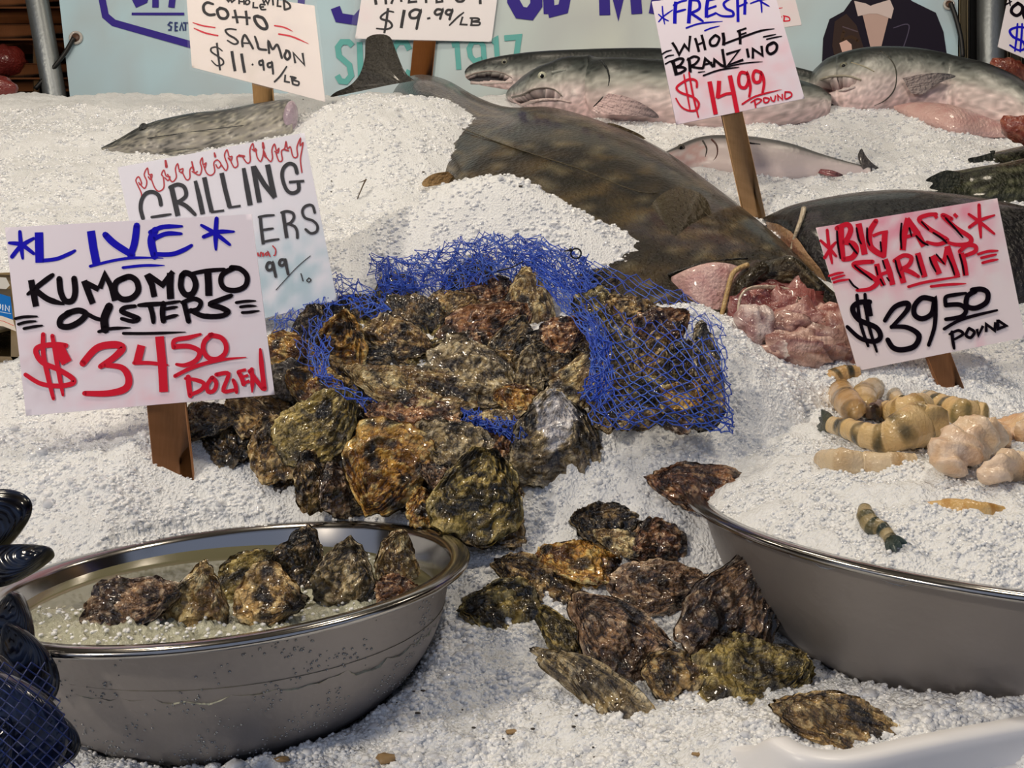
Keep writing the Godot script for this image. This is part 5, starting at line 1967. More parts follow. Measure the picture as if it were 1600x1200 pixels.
# centre in pixels, length and width in pixels, direction of the hinge in degrees (0 right, 90 up), tilt of the face, how far it stands proud
func oyster(label: String, group: String, px: float, py: float, lpx: float, wpx: float, deg: float, nx: float, ny: float, lift: float, pal: String, o := {}) -> Node3D:
	oyster_count += 1
	if group.begins_with("oysters spilling"):
		lift += 0.008
	if group != "":
		oyster_spots.append([Vector2(px, py), label])
	var d: float = o.get("depth", hit_depth(px, py)) - lift
	var at_pos := spot(px, py, d)
	var n := (look * Vector3(nx, ny, 1.0)).normalized()
	var dir := look * Vector3(cos(deg_to_rad(deg)), sin(deg_to_rad(deg)), 0)
	var lx := (dir - n * dir.dot(n)).normalized()
	var wy := n.cross(lx).normalized()
	var s := d / FOCAL
	var side := look * Vector3(-sin(deg_to_rad(deg)), cos(deg_to_rad(deg)), 0)
	var l := lpx * s / maxf(0.55, lx.dot(dir))
	var w: float = wpx * s / maxf(0.5, absf(wy.dot(side)))
	var th: float = o.get("thick", 0.34) * minf(w, l)
	var root := thing("oyster", label, "oyster", at_pos, group)
	root.basis = Basis(lx, wy, n)
	var sd: float = o.get("seed", oyster_count * 1.37)
	var gap: float = o.get("gap", 0.0)
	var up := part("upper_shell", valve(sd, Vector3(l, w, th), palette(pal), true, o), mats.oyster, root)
	if gap > 0.0:
		up.rotation = Vector3(0, gap, 0)
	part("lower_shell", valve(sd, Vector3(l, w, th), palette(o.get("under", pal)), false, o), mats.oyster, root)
	return root

func oysters() -> void:
	var g := "loose oysters on the front ice"
	oyster("knobbly olive oyster leftmost of the loose ones on the front ice", g, 782, 955, 124, 92, 172, -0.1, 0.6, 0.006, "olive")
	oyster("narrow ridged oyster wedged above the leftmost knobbly one", g, 836, 908, 142, 74, 150, 0.1, 0.7, 0.012, "brown", {"lam": 1.5})
	oyster("yellow-topped slender oyster at the back of the front group", g, 905, 875, 136, 58, 168, 0, 0.9, 0.014, "gold")
	oyster("grey-brown long oyster lying crosswise behind the big upright one", g, 1035, 918, 166, 80, 4, 0, 0.5, 0.012, "purple")
	oyster("dark frilled oyster just under the heap of ice, back of the front group", g, 950, 822, 120, 66, 165, 0.1, 0.8, 0.010, "dark", {"lam": 1.6})
	oyster("dark red-brown oyster right of the frilled one below the ice heap", g, 1022, 850, 92, 74, 200, 0.2, 0.5, 0.010, "red")
	oyster("small tan-edged oyster tucked between the frilled and red-brown ones", g, 965, 845, 76, 34, 150, 0, 0.8, 0.022, "tan")
	oyster("green-brown narrow oyster half hidden behind the slender pointed one", g, 880, 995, 112, 56, 130, -0.3, 0.5, 0.012, "olive", {"lam": 1.4})
	oyster("big dark-bodied oyster with an orange beak in the middle of the front ice", g, 968, 1005, 205, 112, 132, 0.15, 0.5, 0.026, "purple", {"folds": 3.0})
	oyster("small tawny oyster at the lower tip of the big dark-bodied one", g, 1046, 1054, 96, 78, 150, 0.1, 0.5, 0.020, "brown")
	oyster("slender grey-brown pointed oyster nearest the bottom of the photo's middle", g, 938, 1078, 226, 74, 141, -0.25, 0.45, 0.014, "grey", {"bend": 0.16, "lam": 0.7})
	oyster("large dark oyster standing upright against the right bowl", g, 1146, 954, 216, 142, 62, 0.05, 0.35, 0.040, "purple", {"lam": 1.1})
	oyster("glossy olive oyster with an open dark seam below the upright one", g, 1178, 1056, 192, 106, 14, 0.0, 0.75, 0.014, "olive", {"gap": 0.05, "thick": 0.45, "lam": 1.4})
	oyster("brown oyster with long straight folds lying against the white tub corner", g, 1306, 1130, 196, 80, 158, 0.0, 0.6, 0.014, "brown", {"lam": 0.9, "folds": 7.0})
	oyster("reddish pointed oyster alone on the ice heap beside the right bowl's edge", g, 1100, 764, 170, 82, 160, 0.0, 0.5, 0.012, "red")
	oyster("white-capped oyster standing on its end in front of the net", g, 870, 682, 160, 138, 90, 0.0, 0.2, 0.018, "grey", {"chalk": 1.0, "egg": 0.42, "cx": 0.16})

	g = "oysters spilling out of the blue net"
	oyster("round dark-olive ruffled oyster lowest in the pile beside the left bowl", g, 748, 772, 150, 138, 76, 0.05, 0.35, 0.045, "olive", {"lam": 1.5})
	oyster("bright golden ruffled oyster at the front of the pile", g, 602, 732, 148, 136, -112, 0.0, 0.2, 0.050, "gold", {"lam": 1.3, "wave": 1.5})
	oyster("wet grey-brown oyster right behind the golden one", g, 702, 698, 124, 86, 152, 0.1, 0.5, 0.040, "grey", {"lam": 0.7})
	oyster("dark reddish oyster lying across above the golden one", g, 645, 652, 152, 58, 172, 0.0, 0.8, 0.045, "red")
	oyster("long pale striped oyster across the middle of the pile", g, 640, 612, 214, 82, 164, 0.05, 0.6, 0.055, "tan", {"lam": 1.2, "bend": -0.12})
	oyster("large smooth grey-olive oyster slanting down to the right in the pile's middle", g, 742, 592, 172, 104, -32, 0.1, 0.4, 0.050, "grey", {"lam": 0.5})
	oyster("upright oyster with a yellow patch under the net's left end", g, 532, 538, 106, 86, 84, 0.0, 0.15, 0.045, "gold", {"lam": 1.3})
	oyster("wet tan oyster right of the yellow-patched upright one", g, 620, 530, 110, 68, -24, 0.0, 0.45, 0.035, "brown")
	oyster("dark shelving oyster under the net's middle, above the wet tan one", g, 650, 492, 112, 58, -18, 0.0, 0.8, 0.030, "dark", {"lam": 1.5})
	oyster("blackish oyster behind the yellow-patched upright one", g, 545, 486, 88, 58, 20, -0.1, 0.4, 0.030, "dark")
	oyster("black oyster edge showing at the far left inside the net", g, 480, 518, 96, 54, 80, -0.3, 0.3, 0.035, "dark")
	oyster("yellow-olive oyster beside the right edge of the live oyster sign", g, 448, 545, 92, 52, -16, -0.1, 0.7, 0.030, "gold")
	oyster("plain slate-grey oyster beside the live oyster sign's lower right side", g, 446, 592, 70, 62, 60, -0.2, 0.3, 0.040, "slate", {"lam": 0.2})
	oyster("golden-brown oyster right of the slate-grey one", g, 488, 604, 96, 66, 150, -0.1, 0.5, 0.045, "gold")
	oyster("large olive fan-shaped oyster at the left of the pile", g, 500, 664, 142, 108, 50, 0.0, 0.4, 0.045, "olive", {"lam": 1.2})
	oyster("rough bronze oyster at the left edge of the pile above the ice bank", g, 430, 698, 108, 86, 110, -0.1, 0.3, 0.020, "brown")
	oyster("dark oyster under the live oyster sign, nearest its stick", g, 326, 655, 92, 56, 10, 0.0, 0.6, 0.012, "dark")
	oyster("dark oyster under the live oyster sign's lower right corner", g, 384, 648, 84, 54, 140, 0.0, 0.5, 0.020, "brown")
	oyster("thin brown oyster seen edge-on above the left bowl's rim", g, 486, 752, 104, 46, 96, 0.8, 0.2, 0.030, "brown")
	oyster("oyster with a white wavy lip standing edge-on left of the golden one", g, 524, 764, 88, 44, 100, 0.9, 0.2, 0.036, "purple", {"wave": 1.6})
	oyster("big red-brown frilled oyster high in the pile's right half", g, 760, 514, 148, 88, 30, 0.0, 0.5, 0.045, "red", {"lam": 1.5})
	oyster("upright striped oyster with its beak touching the bunched net", g, 826, 470, 108, 74, 96, 0.05, 0.2, 0.050, "tan", {"lam": 0.6, "folds": 8.0})
	oyster("reddish oyster under the net's edge, right of the striped upright one", g, 882, 522, 74, 58, 30, 0.1, 0.5, 0.045, "red")
	oyster("small grey oyster pointing straight up in the pile's right half", g, 828, 576, 74, 50, 92, 0.0, 0.2, 0.050, "grey", {"lam": 0.5})
	oyster("dark brown oyster right of the small upright grey one", g, 866, 574, 60, 60, 30, 0.1, 0.4, 0.035, "dark")
	oyster("curved striped oyster along the net's inner edge above the white-capped one", g, 912, 592, 126, 66, 50, 0.0, 0.4, 0.055, "tan", {"lam": 0.6, "bend": 0.2})
	oyster("red-tinged oyster below the big red-brown frilled one", g, 722, 545, 66, 50, 200, 0.0, 0.5, 0.040, "red")
	oyster("golden oyster left of the white-capped one", g, 808, 624, 80, 50, 160, 0.0, 0.6, 0.035, "gold")
	oyster("pale thin oyster over the lower band of blue net", g, 782, 656, 100, 30, 178, 0.0, 1.0, 0.036, "tan")
	oyster("rusty oyster under the lower band of blue net", g, 762, 692, 88, 50, 160, 0.0, 0.6, 0.026, "red")
	oyster("small open dark oyster between the golden and the round olive ones", g, 682, 744, 58, 36, 150, 0.2, 0.6, 0.040, "purple", {"gap": 0.12})
	oyster("amber fragment of oyster by the bowl rim under the golden one", g, 664, 792, 60, 58, 100, 0.0, 0.4, 0.024, "gold")
	oyster("brown oyster under the net right of the shelving one", g, 704, 476, 84, 50, 20, 0.0, 0.5, 0.030, "brown")
	oyster("shadowed oyster under the thick bunch of blue net", g, 768, 452, 84, 48, 10, 0.0, 0.6, 0.030, "red")
	oyster("black-edged oyster beneath the round dark-olive one", g, 756, 826, 136, 52, 175, 0.0, 0.9, 0.016, "dark", {"lam": 1.6})

	g = "oysters held inside the blue net at the right"
	oyster("dark oyster topmost inside the right half of the net", g, 932, 446, 74, 52, 20, 0.0, 0.4, 0.045, "dark")
	oyster("brown ridged oyster high inside the net's right half", g, 986, 486, 90, 54, 150, 0.0, 0.5, 0.050, "brown")
	oyster("rust-coloured oyster in the net's upper right", g, 1034, 514, 96, 74, 30, 0.1, 0.4, 0.045, "red")
	oyster("grey-brown oyster in the net left of the rust-coloured one", g, 968, 542, 82, 66, 100, 0.0, 0.4, 0.050, "grey")
	oyster("tall brown oyster in the net's centre, right half", g, 1022, 560, 92, 56, 80, 0.0, 0.3, 0.055, "brown")
	oyster("pale-edged upright oyster at the net's right edge", g, 1102, 552, 100, 44, 92, 0.5, 0.2, 0.050, "grey")
	oyster("dark oyster pressed into the net's right edge below the pale-edged one", g, 1108, 612, 86, 56, 70, 0.3, 0.3, 0.045, "brown")
	oyster("striped tan oyster inside the net right of its folded edge", g, 962, 600, 84, 52, 30, 0.0, 0.5, 0.055, "tan")
	oyster("olive oyster low in the net, right half", g, 1014, 614, 82, 54, 160, 0.0, 0.5, 0.055, "olive")
	oyster("golden-flecked oyster low in the net near its bottom right", g, 1068, 624, 76, 60, 40, 0.1, 0.4, 0.055, "gold")
	oyster("dark oyster in the net's shaded lower left hollow", g, 944, 642, 66, 50, 120, 0.0, 0.4, 0.040, "dark")
	oyster("tan oyster at the very bottom of the net above the ice heap", g, 1002, 652, 80, 40, 10, 0.0, 0.5, 0.050, "brown")
	oyster("shadowed oyster at the net's bottom right corner", g, 1104, 652, 64, 40, 20, 0.2, 0.4, 0.050, "dark")
	oyster("brown oyster at the net's bottom between the tan and the shadowed ones", g, 1054, 658, 60, 34, 170, 0.0, 0.5, 0.052, "purple")

	g = "oysters sunk in the pile, glimpsed in its gaps"
	rng.seed = 41
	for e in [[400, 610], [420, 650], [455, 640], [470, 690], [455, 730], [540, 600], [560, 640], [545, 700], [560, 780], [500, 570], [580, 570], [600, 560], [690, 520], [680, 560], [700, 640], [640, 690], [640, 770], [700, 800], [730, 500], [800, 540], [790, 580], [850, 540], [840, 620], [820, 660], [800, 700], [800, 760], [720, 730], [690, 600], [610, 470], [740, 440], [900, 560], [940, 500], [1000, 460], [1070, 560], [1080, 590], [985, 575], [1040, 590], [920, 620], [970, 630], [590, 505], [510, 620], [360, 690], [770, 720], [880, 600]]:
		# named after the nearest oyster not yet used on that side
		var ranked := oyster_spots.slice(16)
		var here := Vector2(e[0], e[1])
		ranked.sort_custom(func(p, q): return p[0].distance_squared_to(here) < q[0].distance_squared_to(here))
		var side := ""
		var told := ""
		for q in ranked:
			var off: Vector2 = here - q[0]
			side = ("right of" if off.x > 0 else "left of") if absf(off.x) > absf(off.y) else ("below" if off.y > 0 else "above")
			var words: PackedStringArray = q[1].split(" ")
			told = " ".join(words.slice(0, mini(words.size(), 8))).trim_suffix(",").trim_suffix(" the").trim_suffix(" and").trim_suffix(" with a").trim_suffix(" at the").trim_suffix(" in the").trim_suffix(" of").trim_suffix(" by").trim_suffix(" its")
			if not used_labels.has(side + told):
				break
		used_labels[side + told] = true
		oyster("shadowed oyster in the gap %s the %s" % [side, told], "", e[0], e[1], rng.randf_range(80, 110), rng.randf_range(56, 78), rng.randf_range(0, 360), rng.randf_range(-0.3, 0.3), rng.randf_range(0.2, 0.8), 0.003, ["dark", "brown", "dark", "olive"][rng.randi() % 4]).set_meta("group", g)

	g = "oysters in the left steel bowl"
	var c0: Vector3 = bowls[0][0]
	for e in [["dark ridged oyster leftmost in the steel bowl", 206, 944, 148, 76, 18, 0.0, 0.7, "purple", {"lam": 1.4}],
		["tan triangular oyster standing point up in the steel bowl", 310, 934, 112, 92, 78, 0.0, 0.1, "tan", {"egg": 0.6, "lam": 0.5}],
		["olive oyster with a dark top, behind the triangular ones in the bowl", 388, 894, 92, 74, 50, 0.0, 0.3, "olive", {}],
		["brown triangular oyster pointing right in the steel bowl", 426, 934, 112, 82, -14, 0.0, 0.5, "brown", {"egg": 0.6, "lam": 0.6}],
		["dark oyster standing highest at the back of the bowl", 466, 878, 112, 86, 70, 0.0, 0.2, "dark", {}],
		["ringed brown oyster right of the dark one in the bowl", 540, 900, 112, 96, 80, 0.0, 0.3, "grey", {"lam": 1.3}],
		["twisted oyster seen edge-on at the bowl's right side", 620, 876, 100, 60, 84, 0.6, 0.2, "tan", {"lam": 1.3, "wave": 1.6}],
		["small brown oyster at the bowl's right rim below the twisted one", 620, 922, 66, 44, 10, 0.2, 0.5, "red", {}]]:
		# they rest on the slush: depth from the plane of the water
		var r := ray(e[1], e[2] + e[4] * 0.3)
		var dd := (c0.y - 0.016 - EYE.y) / r.y
		var opt: Dictionary = e[9]
		opt["depth"] = dd
		oyster(e[0], g, e[1], e[2], e[3], e[4], e[5], e[6], e[7], 0.004, e[8], opt)

# ---------------------------------------------------------------- the blue net
# control rows of "x,y,lift" along the net; knots stand where the diagonals of an even grid cross
func net_patch(k: Pen, rows: Array, nu: int, nv: int, jitter: float, seed_n: int, tone := 0.0) -> void:
	var ctl := []
	for r in rows:
		var a := nums(r)
		var line := PackedVector3Array()
		for i in range(0, a.size(), 3):
			line.append(spot(a[i], a[i + 1], hit_depth(a[i], a[i + 1]) - a[i + 2]))
		ctl.append(line)
	var nr := ctl.size()
	var nc: int = ctl[0].size()
	var pts := {}
	for i in nu + 1:
		for j in nv + 1:
			if (i + j) % 2 == 1:
				continue
			var u := float(i) / nu * (nr - 1)
			var v := float(j) / nv * (nc - 1)
			var i0 := mini(int(u), nr - 2)
			var j0 := mini(int(v), nc - 2)
			var col := PackedVector3Array()
			for q in 4:
				var row: PackedVector3Array = ctl[clampi(i0 - 1 + q, 0, nr - 1)]
				col.append(row[j0].cubic_interpolate(row[j0 + 1], row[maxi(j0 - 1, 0)], row[mini(j0 + 2, nc - 1)], v - j0))
			var p := col[1].cubic_interpolate(col[2], col[0], col[3], u - i0)
			var w := Vector3(noise.get_noise_3d(i * 0.37 + seed_n, j * 0.37, 1.0), noise.get_noise_3d(i * 0.37, j * 0.37 + seed_n, 7.0), noise.get_noise_3d(i * 0.37, j * 0.37, 13.0 + seed_n))
			var w2 := Vector3(noise.get_noise_3d(i * 1.9 + seed_n, j * 1.9, 21.0), noise.get_noise_3d(i * 1.9, j * 1.9 + seed_n, 27.0), noise.get_noise_3d(i * 1.9, j * 1.9, 33.0 + seed_n))
			pts[i * 1000 + j] = p + w * jitter + w2 * jitter * 0.2
	var blue := hue(40, 78, 196).lerp(hue(26, 48, 130), tone)
	for key in pts:
		var i: int = key / 1000
		var j: int = key % 1000
		var p: Vector3 = pts[key]
		var col := blue.lerp(hue(108, 142, 226), clampf(0.25 + 0.6 * noise.get_noise_2d(i * 2.3, j * 2.3), 0, 0.6))
		pen_ball(k, p, Vector3.ONE * 0.00095, col.darkened(0.12), 3, 5)
		for s in [-1, 1]:
			var other: int = (i + 1) * 1000 + j + s
			if pts.has(other):
				var q: Vector3 = pts[other]
				var sag := (q - p).length() * 0.12
				var m := (p + q) * 0.5 + Vector3(noise.get_noise_2d(key * 0.7, s), noise.get_noise_2d(key * 0.9, s + 5.0), noise.get_noise_2d(key * 1.1, s + 9.0)) * sag
				pen_tube(k, PackedVector3Array([p, m, q]), 0.0005, 0.0005, 4, col, false)

func net_bag() -> void:
	var bag := thing("net_bag", "blue mesh net bag draped over the heap of oysters, its mouth open to the front", "net")
	var k := Pen.new()
	# the full side at the right, wrapped over the held oysters
	net_patch(k, [
		"800,384,.06 850,378,.06 905,400,.065 960,420,.07 1020,440,.07 1080,464,.06 1128,512,.04",
		"812,400,.075 868,410,.085 920,436,.10 985,456,.105 1045,478,.10 1100,506,.085 1134,552,.06",
		"830,424,.08 884,446,.095 930,480,.105 990,510,.11 1054,520,.105 1106,552,.09 1138,590,.065",
		"856,452,.075 912,490,.09 945,530,.098 1000,560,.10 1060,566,.098 1112,596,.085 1142,622,.06",
		"890,494,.08 930,530,.095 950,576,.098 1002,600,.10 1062,606,.10 1114,628,.085 1144,648,.06",
		"920,540,.08 938,574,.092 950,612,.092 1002,632,.092 1062,638,.092 1114,654,.078 1146,664,.06",
		"925,600,.075 930,626,.08 948,652,.078 1000,664,.078 1062,666,.075 1112,672,.07 1142,676,.055"], 30, 34, 0.003, 3)
	part("netting", pen_mesh(k), mats.net, bag, "stuff")
	# folded edge running down its mouth
	k = Pen.new()
	for q in 3:
		net_patch(k, [
			"806,400,.075 826,396,.075 850,398,.07",
			"838,436,.085 852,428,.085 872,430,.08",
			"884,486,.095 898,478,.095 916,474,.09",
			"920,530,.10 932,524,.10 946,520,.098",
			"926,580,.098 940,576,.098 956,574,.095",
			"906,620,.085 926,622,.088 950,624,.086"], 26, 7, 0.006, 11 + q * 5)
	part("folded_edge", pen_mesh(k), mats.net, bag, "stuff")
	# the bunched back
	k = Pen.new()
	for q in 4:
		net_patch(k, [
			"580,408,.02 620,404,.025 670,396,.03 720,378,.035 770,368,.04 820,374,.045 880,392,.045 920,410,.045",
			"590,428,.03 630,424,.035 680,412,.04 730,398,.05 780,388,.055 830,396,.06 880,412,.06 925,430,.06",
			"596,446,.035 640,440,.045 690,430,.05 740,418,.06 790,408,.065 832,418,.07 884,432,.07 930,452,.07",
			"600,462,.04 650,456,.05 700,450,.055 746,440,.065 794,430,.07 836,440,.075 888,452,.075 935,476,.075"], 9, 50, 0.013, 31 + q * 7, 0.15)
	part("bunched_netting", pen_mesh(k), mats.net, bag, "stuff")
	# the end hanging over the left-hand oysters
	k = Pen.new()
	for q in 2:
		net_patch(k, [
			"432,470,0.042 460,440,0.047 500,430,0.052 540,432,0.052 580,452,0.052 610,470,0.052",
			"430,500,0.052 462,462,0.067 500,448,0.072 540,456,0.072 576,476,0.072 606,480,0.067",
			"436,530,0.057 466,494,0.082 496,474,0.087 530,476,0.082 566,488,0.077 598,490,0.072"], 8, 26, 0.009, 61 + q * 9)
		net_patch(k, [
			"478,446,0.072 500,446,0.077 520,450,0.077",
			"480,490,0.092 500,490,0.097 516,492,0.092",
			"484,540,0.097 500,542,0.100 512,546,0.097",
			"490,580,0.092 504,586,0.097 514,592,0.094"], 16, 7, 0.006, 91 + q * 4)
	net_patch(k, [
		"440,500,0.057 456,496,0.067 470,492,0.072",
		"462,548,0.067 476,544,0.072 490,542,0.077",
		"492,590,0.077 506,586,0.082 520,584,0.082",
		"524,610,0.082 540,610,0.084 552,606,0.082",
		"560,634,0.077 572,630,0.077 586,626,0.077"], 18, 5, 0.005, 121)
	part("hanging_netting", pen_mesh(k), mats.net, bag, "stuff")
	# bits showing low in the pile
	k = Pen.new()
	for q in 3:
		net_patch(k, [
			"722,642,.045 750,644,.05 786,652,.045 820,662,.04",
			"726,654,.05 756,658,.055 790,668,.05 826,676,.045",
			"732,664,.045 764,672,.048 796,682,.042 828,690,.036"], 6, 22, 0.006, 131 + q * 6, 0.35)
	net_patch(k, [
		"560,610,.06 580,618,.065 604,632,.06",
		"566,632,.06 584,640,.065 606,650,.06",
		"572,652,.055 586,660,.055 604,668,.05"], 6, 8, 0.006, 151, 0.35)
	net_patch(k, [
		"910,616,.08 950,614,.09 1000,624,.095",
		"916,640,.08 950,646,.088 1000,650,.092",
		"926,664,.075 956,668,.08 1000,670,.08"], 6, 10, 0.004, 161, 0.2)
	part("lower_netting", pen_mesh(k), mats.net, bag, "stuff")
	# closing tag: a black ring and a short black cord
	k = Pen.new()
	var c := spot(900, 396, hit_depth(900, 396) - 0.075)
	var ring := PackedVector3Array()
	for i in 19:
		var a := TAU * i / 18.0
		ring.append(c + look * Vector3(cos(a) * 0.006, sin(a) * 0.0055, sin(a) * 0.002))
	pen_tube(k, ring, 0.0011, 0.0011, 6, hue(20, 20, 24), false)
	pen_ball(k, c + look * Vector3(-0.0065, 0.004, 0.001), Vector3.ONE * 0.0022, hue(20, 20, 24))
	pen_tube(k, PackedVector3Array([c + look * Vector3(-0.0065, 0.004, 0.001), c + look * Vector3(-0.014, 0.0025, 0.0)]), 0.001, 0.0007, 6, hue(20, 20, 24))
	part("closing_ring", pen_mesh(k), mats.plain, bag)
	k = Pen.new()
	var wire := spot(800, 418, hit_depth(800, 418) - 0.085)
	pen_tube(k, PackedVector3Array([spot(776, 424, depth_of(wire)), wire, spot(818, 408, depth_of(wire) + 0.004)]), 0.001, 0.0008, 6, hue(22, 22, 26))
	part("closing_cord", pen_mesh(k), mats.plain, bag)

# ---------------------------------------------------------------- shrimp
# path: "x,y,half width" in pixels from the thick end to the tail
func shrimp(label: String, path: String, lift: float, bands: float, base: Color, dark: Color, tail: bool, heap_top := 0.0) -> void:
	var a := nums(path)
	var n := a.size() / 3
	var c1: Vector3 = bowls[1][0]
	var pts := PackedVector3Array()
	var rad := PackedVector3Array()
	for i in n:
		var px := a[i * 3]
		var py := a[i * 3 + 1]
		var d := heap_depth(px, py + a[i * 3 + 2] * 0.8) - lift
		pts.append(spot(px, py, d))
		rad.append(Vector3(a[i * 3 + 2] * d / FOCAL, 0, 0))
	var root := thing("shrimp", label, "shrimp", pts[0], "raw shrimp in the right bowl")
	var path3 := smooth_path(pts, 14)
	var r3 := smooth_path(rad, 14)
	var m := path3.size()
	var k := Pen.new()
	var ring := 20
	for i in m:
		var t := (path3[mini(i + 1, m - 1)] - path3[maxi(i - 1, 0)]).normalized()
		var vw := (EYE - path3[i]).normalized()
		var s := t.cross(vw).normalized()
		var u := s.cross(t).normalized()
		var f := float(i) / (m - 1)
		var seg := f * bands
		var fr := seg - floorf(seg)
		var r := r3[i].x * (1.0 + 0.10 * (1.0 - fr) - 0.05)
		if i < 5:
			r *= sqrt((i + 0.15) / 5.0)
		for j in ring:
			var g := TAU * j / ring
			var q := path3[i] - pts[0] + s * cos(g) * r + u * sin(g) * r * 0.8
			q += (s * cos(g) + u * sin(g)) * r * (0.05 * noise.get_noise_3dv(q * 120.0) if bands > 1.0 else 0.45 * noise.get_noise_3dv(q * 55.0 + Vector3.ONE * path3[0].x * 40.0) + 0.12 * noise.get_noise_3dv(q * 170.0))
			k.p.append(q)
			var w := smoothstep(0.0, 0.10, fr) * (1.0 - smoothstep(0.34, 0.52, fr))
			w *= clampf(0.55 + 0.35 * sin(g) + 0.9 * noise.get_noise_3dv(q * 70.0), 0.0, 1.2)
			var col := base.lerp(dark, clampf(w * (0.35 + 0.65 * f), 0, 1)) if bands > 1.0 else base.lerp(hue(232, 210, 190), clampf(0.4 + noise.get_noise_3dv(q * 80.0), 0, 1))
			col = col.lerp(hue(226, 206, 170), 0.25 + 0.3 * noise.get_noise_3dv(q * 60.0)) if w < 0.3 else col
			k.c.append(col)
	grid_index(k.idx, 0, m, ring, true)
	for e in [0, m - 1]:
		var ci := k.p.size()
		k.p.append(path3[e] - pts[0])
		k.c.append(k.c[e * ring])
		for j in ring:
			var x: int = e * ring + j
			var y: int = e * ring + (j + 1) % ring
			k.idx.append_array(PackedInt32Array([ci, y, x] if e == 0 else [ci, x, y]))
	part("body", pen_mesh(k), mats.shrimp, root)
	if tail:
		var e := path3[m - 1] - pts[0]
		var t := (path3[m - 1] - path3[m - 4]).normalized()
		var vw := (EYE - path3[m - 1]).normalized()
		var s := t.cross(vw).normalized()
		var l := r3[m - 1].x * 4.6
		for b in [-0.42, -0.14, 0.14, 0.42]:
			var dir: Vector3 = (t + s * b).normalized()
			var side: Vector3 = dir.cross(vw).normalized()
			var kk := Pen.new()
			for i in 9:
				var f := i / 8.0
				var w := l * 0.15 * sin(PI * (0.10 + 0.87 * f))
				for j in 8:
					var g := TAU * j / 8
					kk.p.append(e + dir * (f * l - l * 0.1) + side * cos(g) * w + vw * (sin(g) * w * 0.25 + 0.001 * absf(b)))
					kk.c.append(dark.lerp(base, 0.25 * (1.0 - f)).lerp(hue(40, 70, 80), 0.4 * f))
			grid_index(kk.idx, 0, 9, 8, true)
			part("tail_fan", pen_mesh(kk), mats.shrimp, root)

func heap_depth(px: float, py: float) -> float:
	# where the sight line meets the heap in the right bowl (or the bed outside it)
	var c1: Vector3 = bowls[1][0]
	var r := ray(px, py)
	var t := 0.36
	while t < 2.0:
		var p := EYE + r * t
		var q := p - c1
		var rr := Vector2(q.x, q.z).length()
		if rr < 0.246 and q.y < heap(q.x, q.z, rr):
			return t
		if rr >= 0.246 and p.y < ground(p.x, -p.z):
			return t
		t += 0.003
	return 1.0

func shrimps() -> void:
	var cream := hue(214, 180, 124)
	var tan_ := hue(188, 146, 92)
	var stripe := hue(58, 56, 44)
	shrimp("large striped shrimp with a black tail, front and centre of the heap", "1462,672,34;1440,664,36;1414,672,31;1386,684,25;1354,680,20;1326,670,16;1300,664,13", 0.013, 6, cream, stripe, true)
	shrimp("banded brown shrimp curled at the back left of the heap, below the sign corner", "1338,646,21;1322,626,21;1308,608,20;1300,596,17;1316,586,15;1340,584,13", 0.013, 6, tan_, stripe, false)
	shrimp("pale curled shrimp right of the banded brown one, tail to the right", "1352,634,17;1352,616,19;1372,608,18;1392,614,14;1404,626,9", 0.015, 5, cream, hue(96, 84, 52), true)
	shrimp("striped shrimp at the right with its dark banded tail pointing up left", "1546,650,20;1522,648,22;1498,644,22;1476,636,19;1456,626,15;1444,618,11", 0.013, 6, cream, hue(66, 66, 40), true)
	shrimp("cream-backed shrimp under the large striped one", "1448,636,24;1424,640,24;1400,644,20;1384,640,14", 0.010, 4, cream, hue(150, 120, 70), false)
	shrimp("dark-legged shrimp stub between the curled shrimp and the large striped one", "1380,632,12;1366,642,13;1350,644,9", 0.016, 2, hue(96, 70, 48), hue(40, 30, 24), false)
	shrimp("fat peeled shrimp, pale and lumpy, in front of the right striped shrimp", "1474,736,22;1486,712,28;1510,690,32;1534,682,30;1552,690,20", 0.010, 1, hue(222, 188, 156), stripe, false)
	shrimp("second pale peeled shrimp at the photo's right edge", "1562,690,16;1566,672,20;1584,668,22;1604,676,22", 0.002, 1, hue(214, 172, 132), stripe, false)
	shrimp("pale shrimp lying low at the right edge under the peeled ones", "1530,752,14;1560,736,22;1590,730,24;1630,734,24", 0.000, 1, hue(222, 194, 166), stripe, false)
	shrimp("translucent shrimp sunk in the ice left of the fat peeled one", "1276,718,14;1310,722,22;1350,728,22;1390,726,20;1430,722,14", -0.016, 4, hue(214, 192, 160), hue(190, 158, 116), false)
	shrimp("amber shrimp nearly buried in the ice at the bowl's right", "1420,800,10;1450,798,14;1490,796,17;1530,800,17;1570,802,12", -0.013, 5, hue(206, 164, 100), hue(176, 128, 70), false)
	shrimp("small dark-tailed shrimp end poking out of the ice near the bowl's front", "1352,790,9;1352,804,13;1362,820,15;1378,826,12;1390,840,10", 0.002, 4, hue(120, 108, 74), hue(40, 52, 52), true)
	shrimp("smooth cream shrimp back showing just right of the net", "1148,650,14;1166,640,18;1188,637,20;1208,642,18;1222,652,12", -0.006, 4, hue(206, 186, 128), hue(186, 160, 96), false)

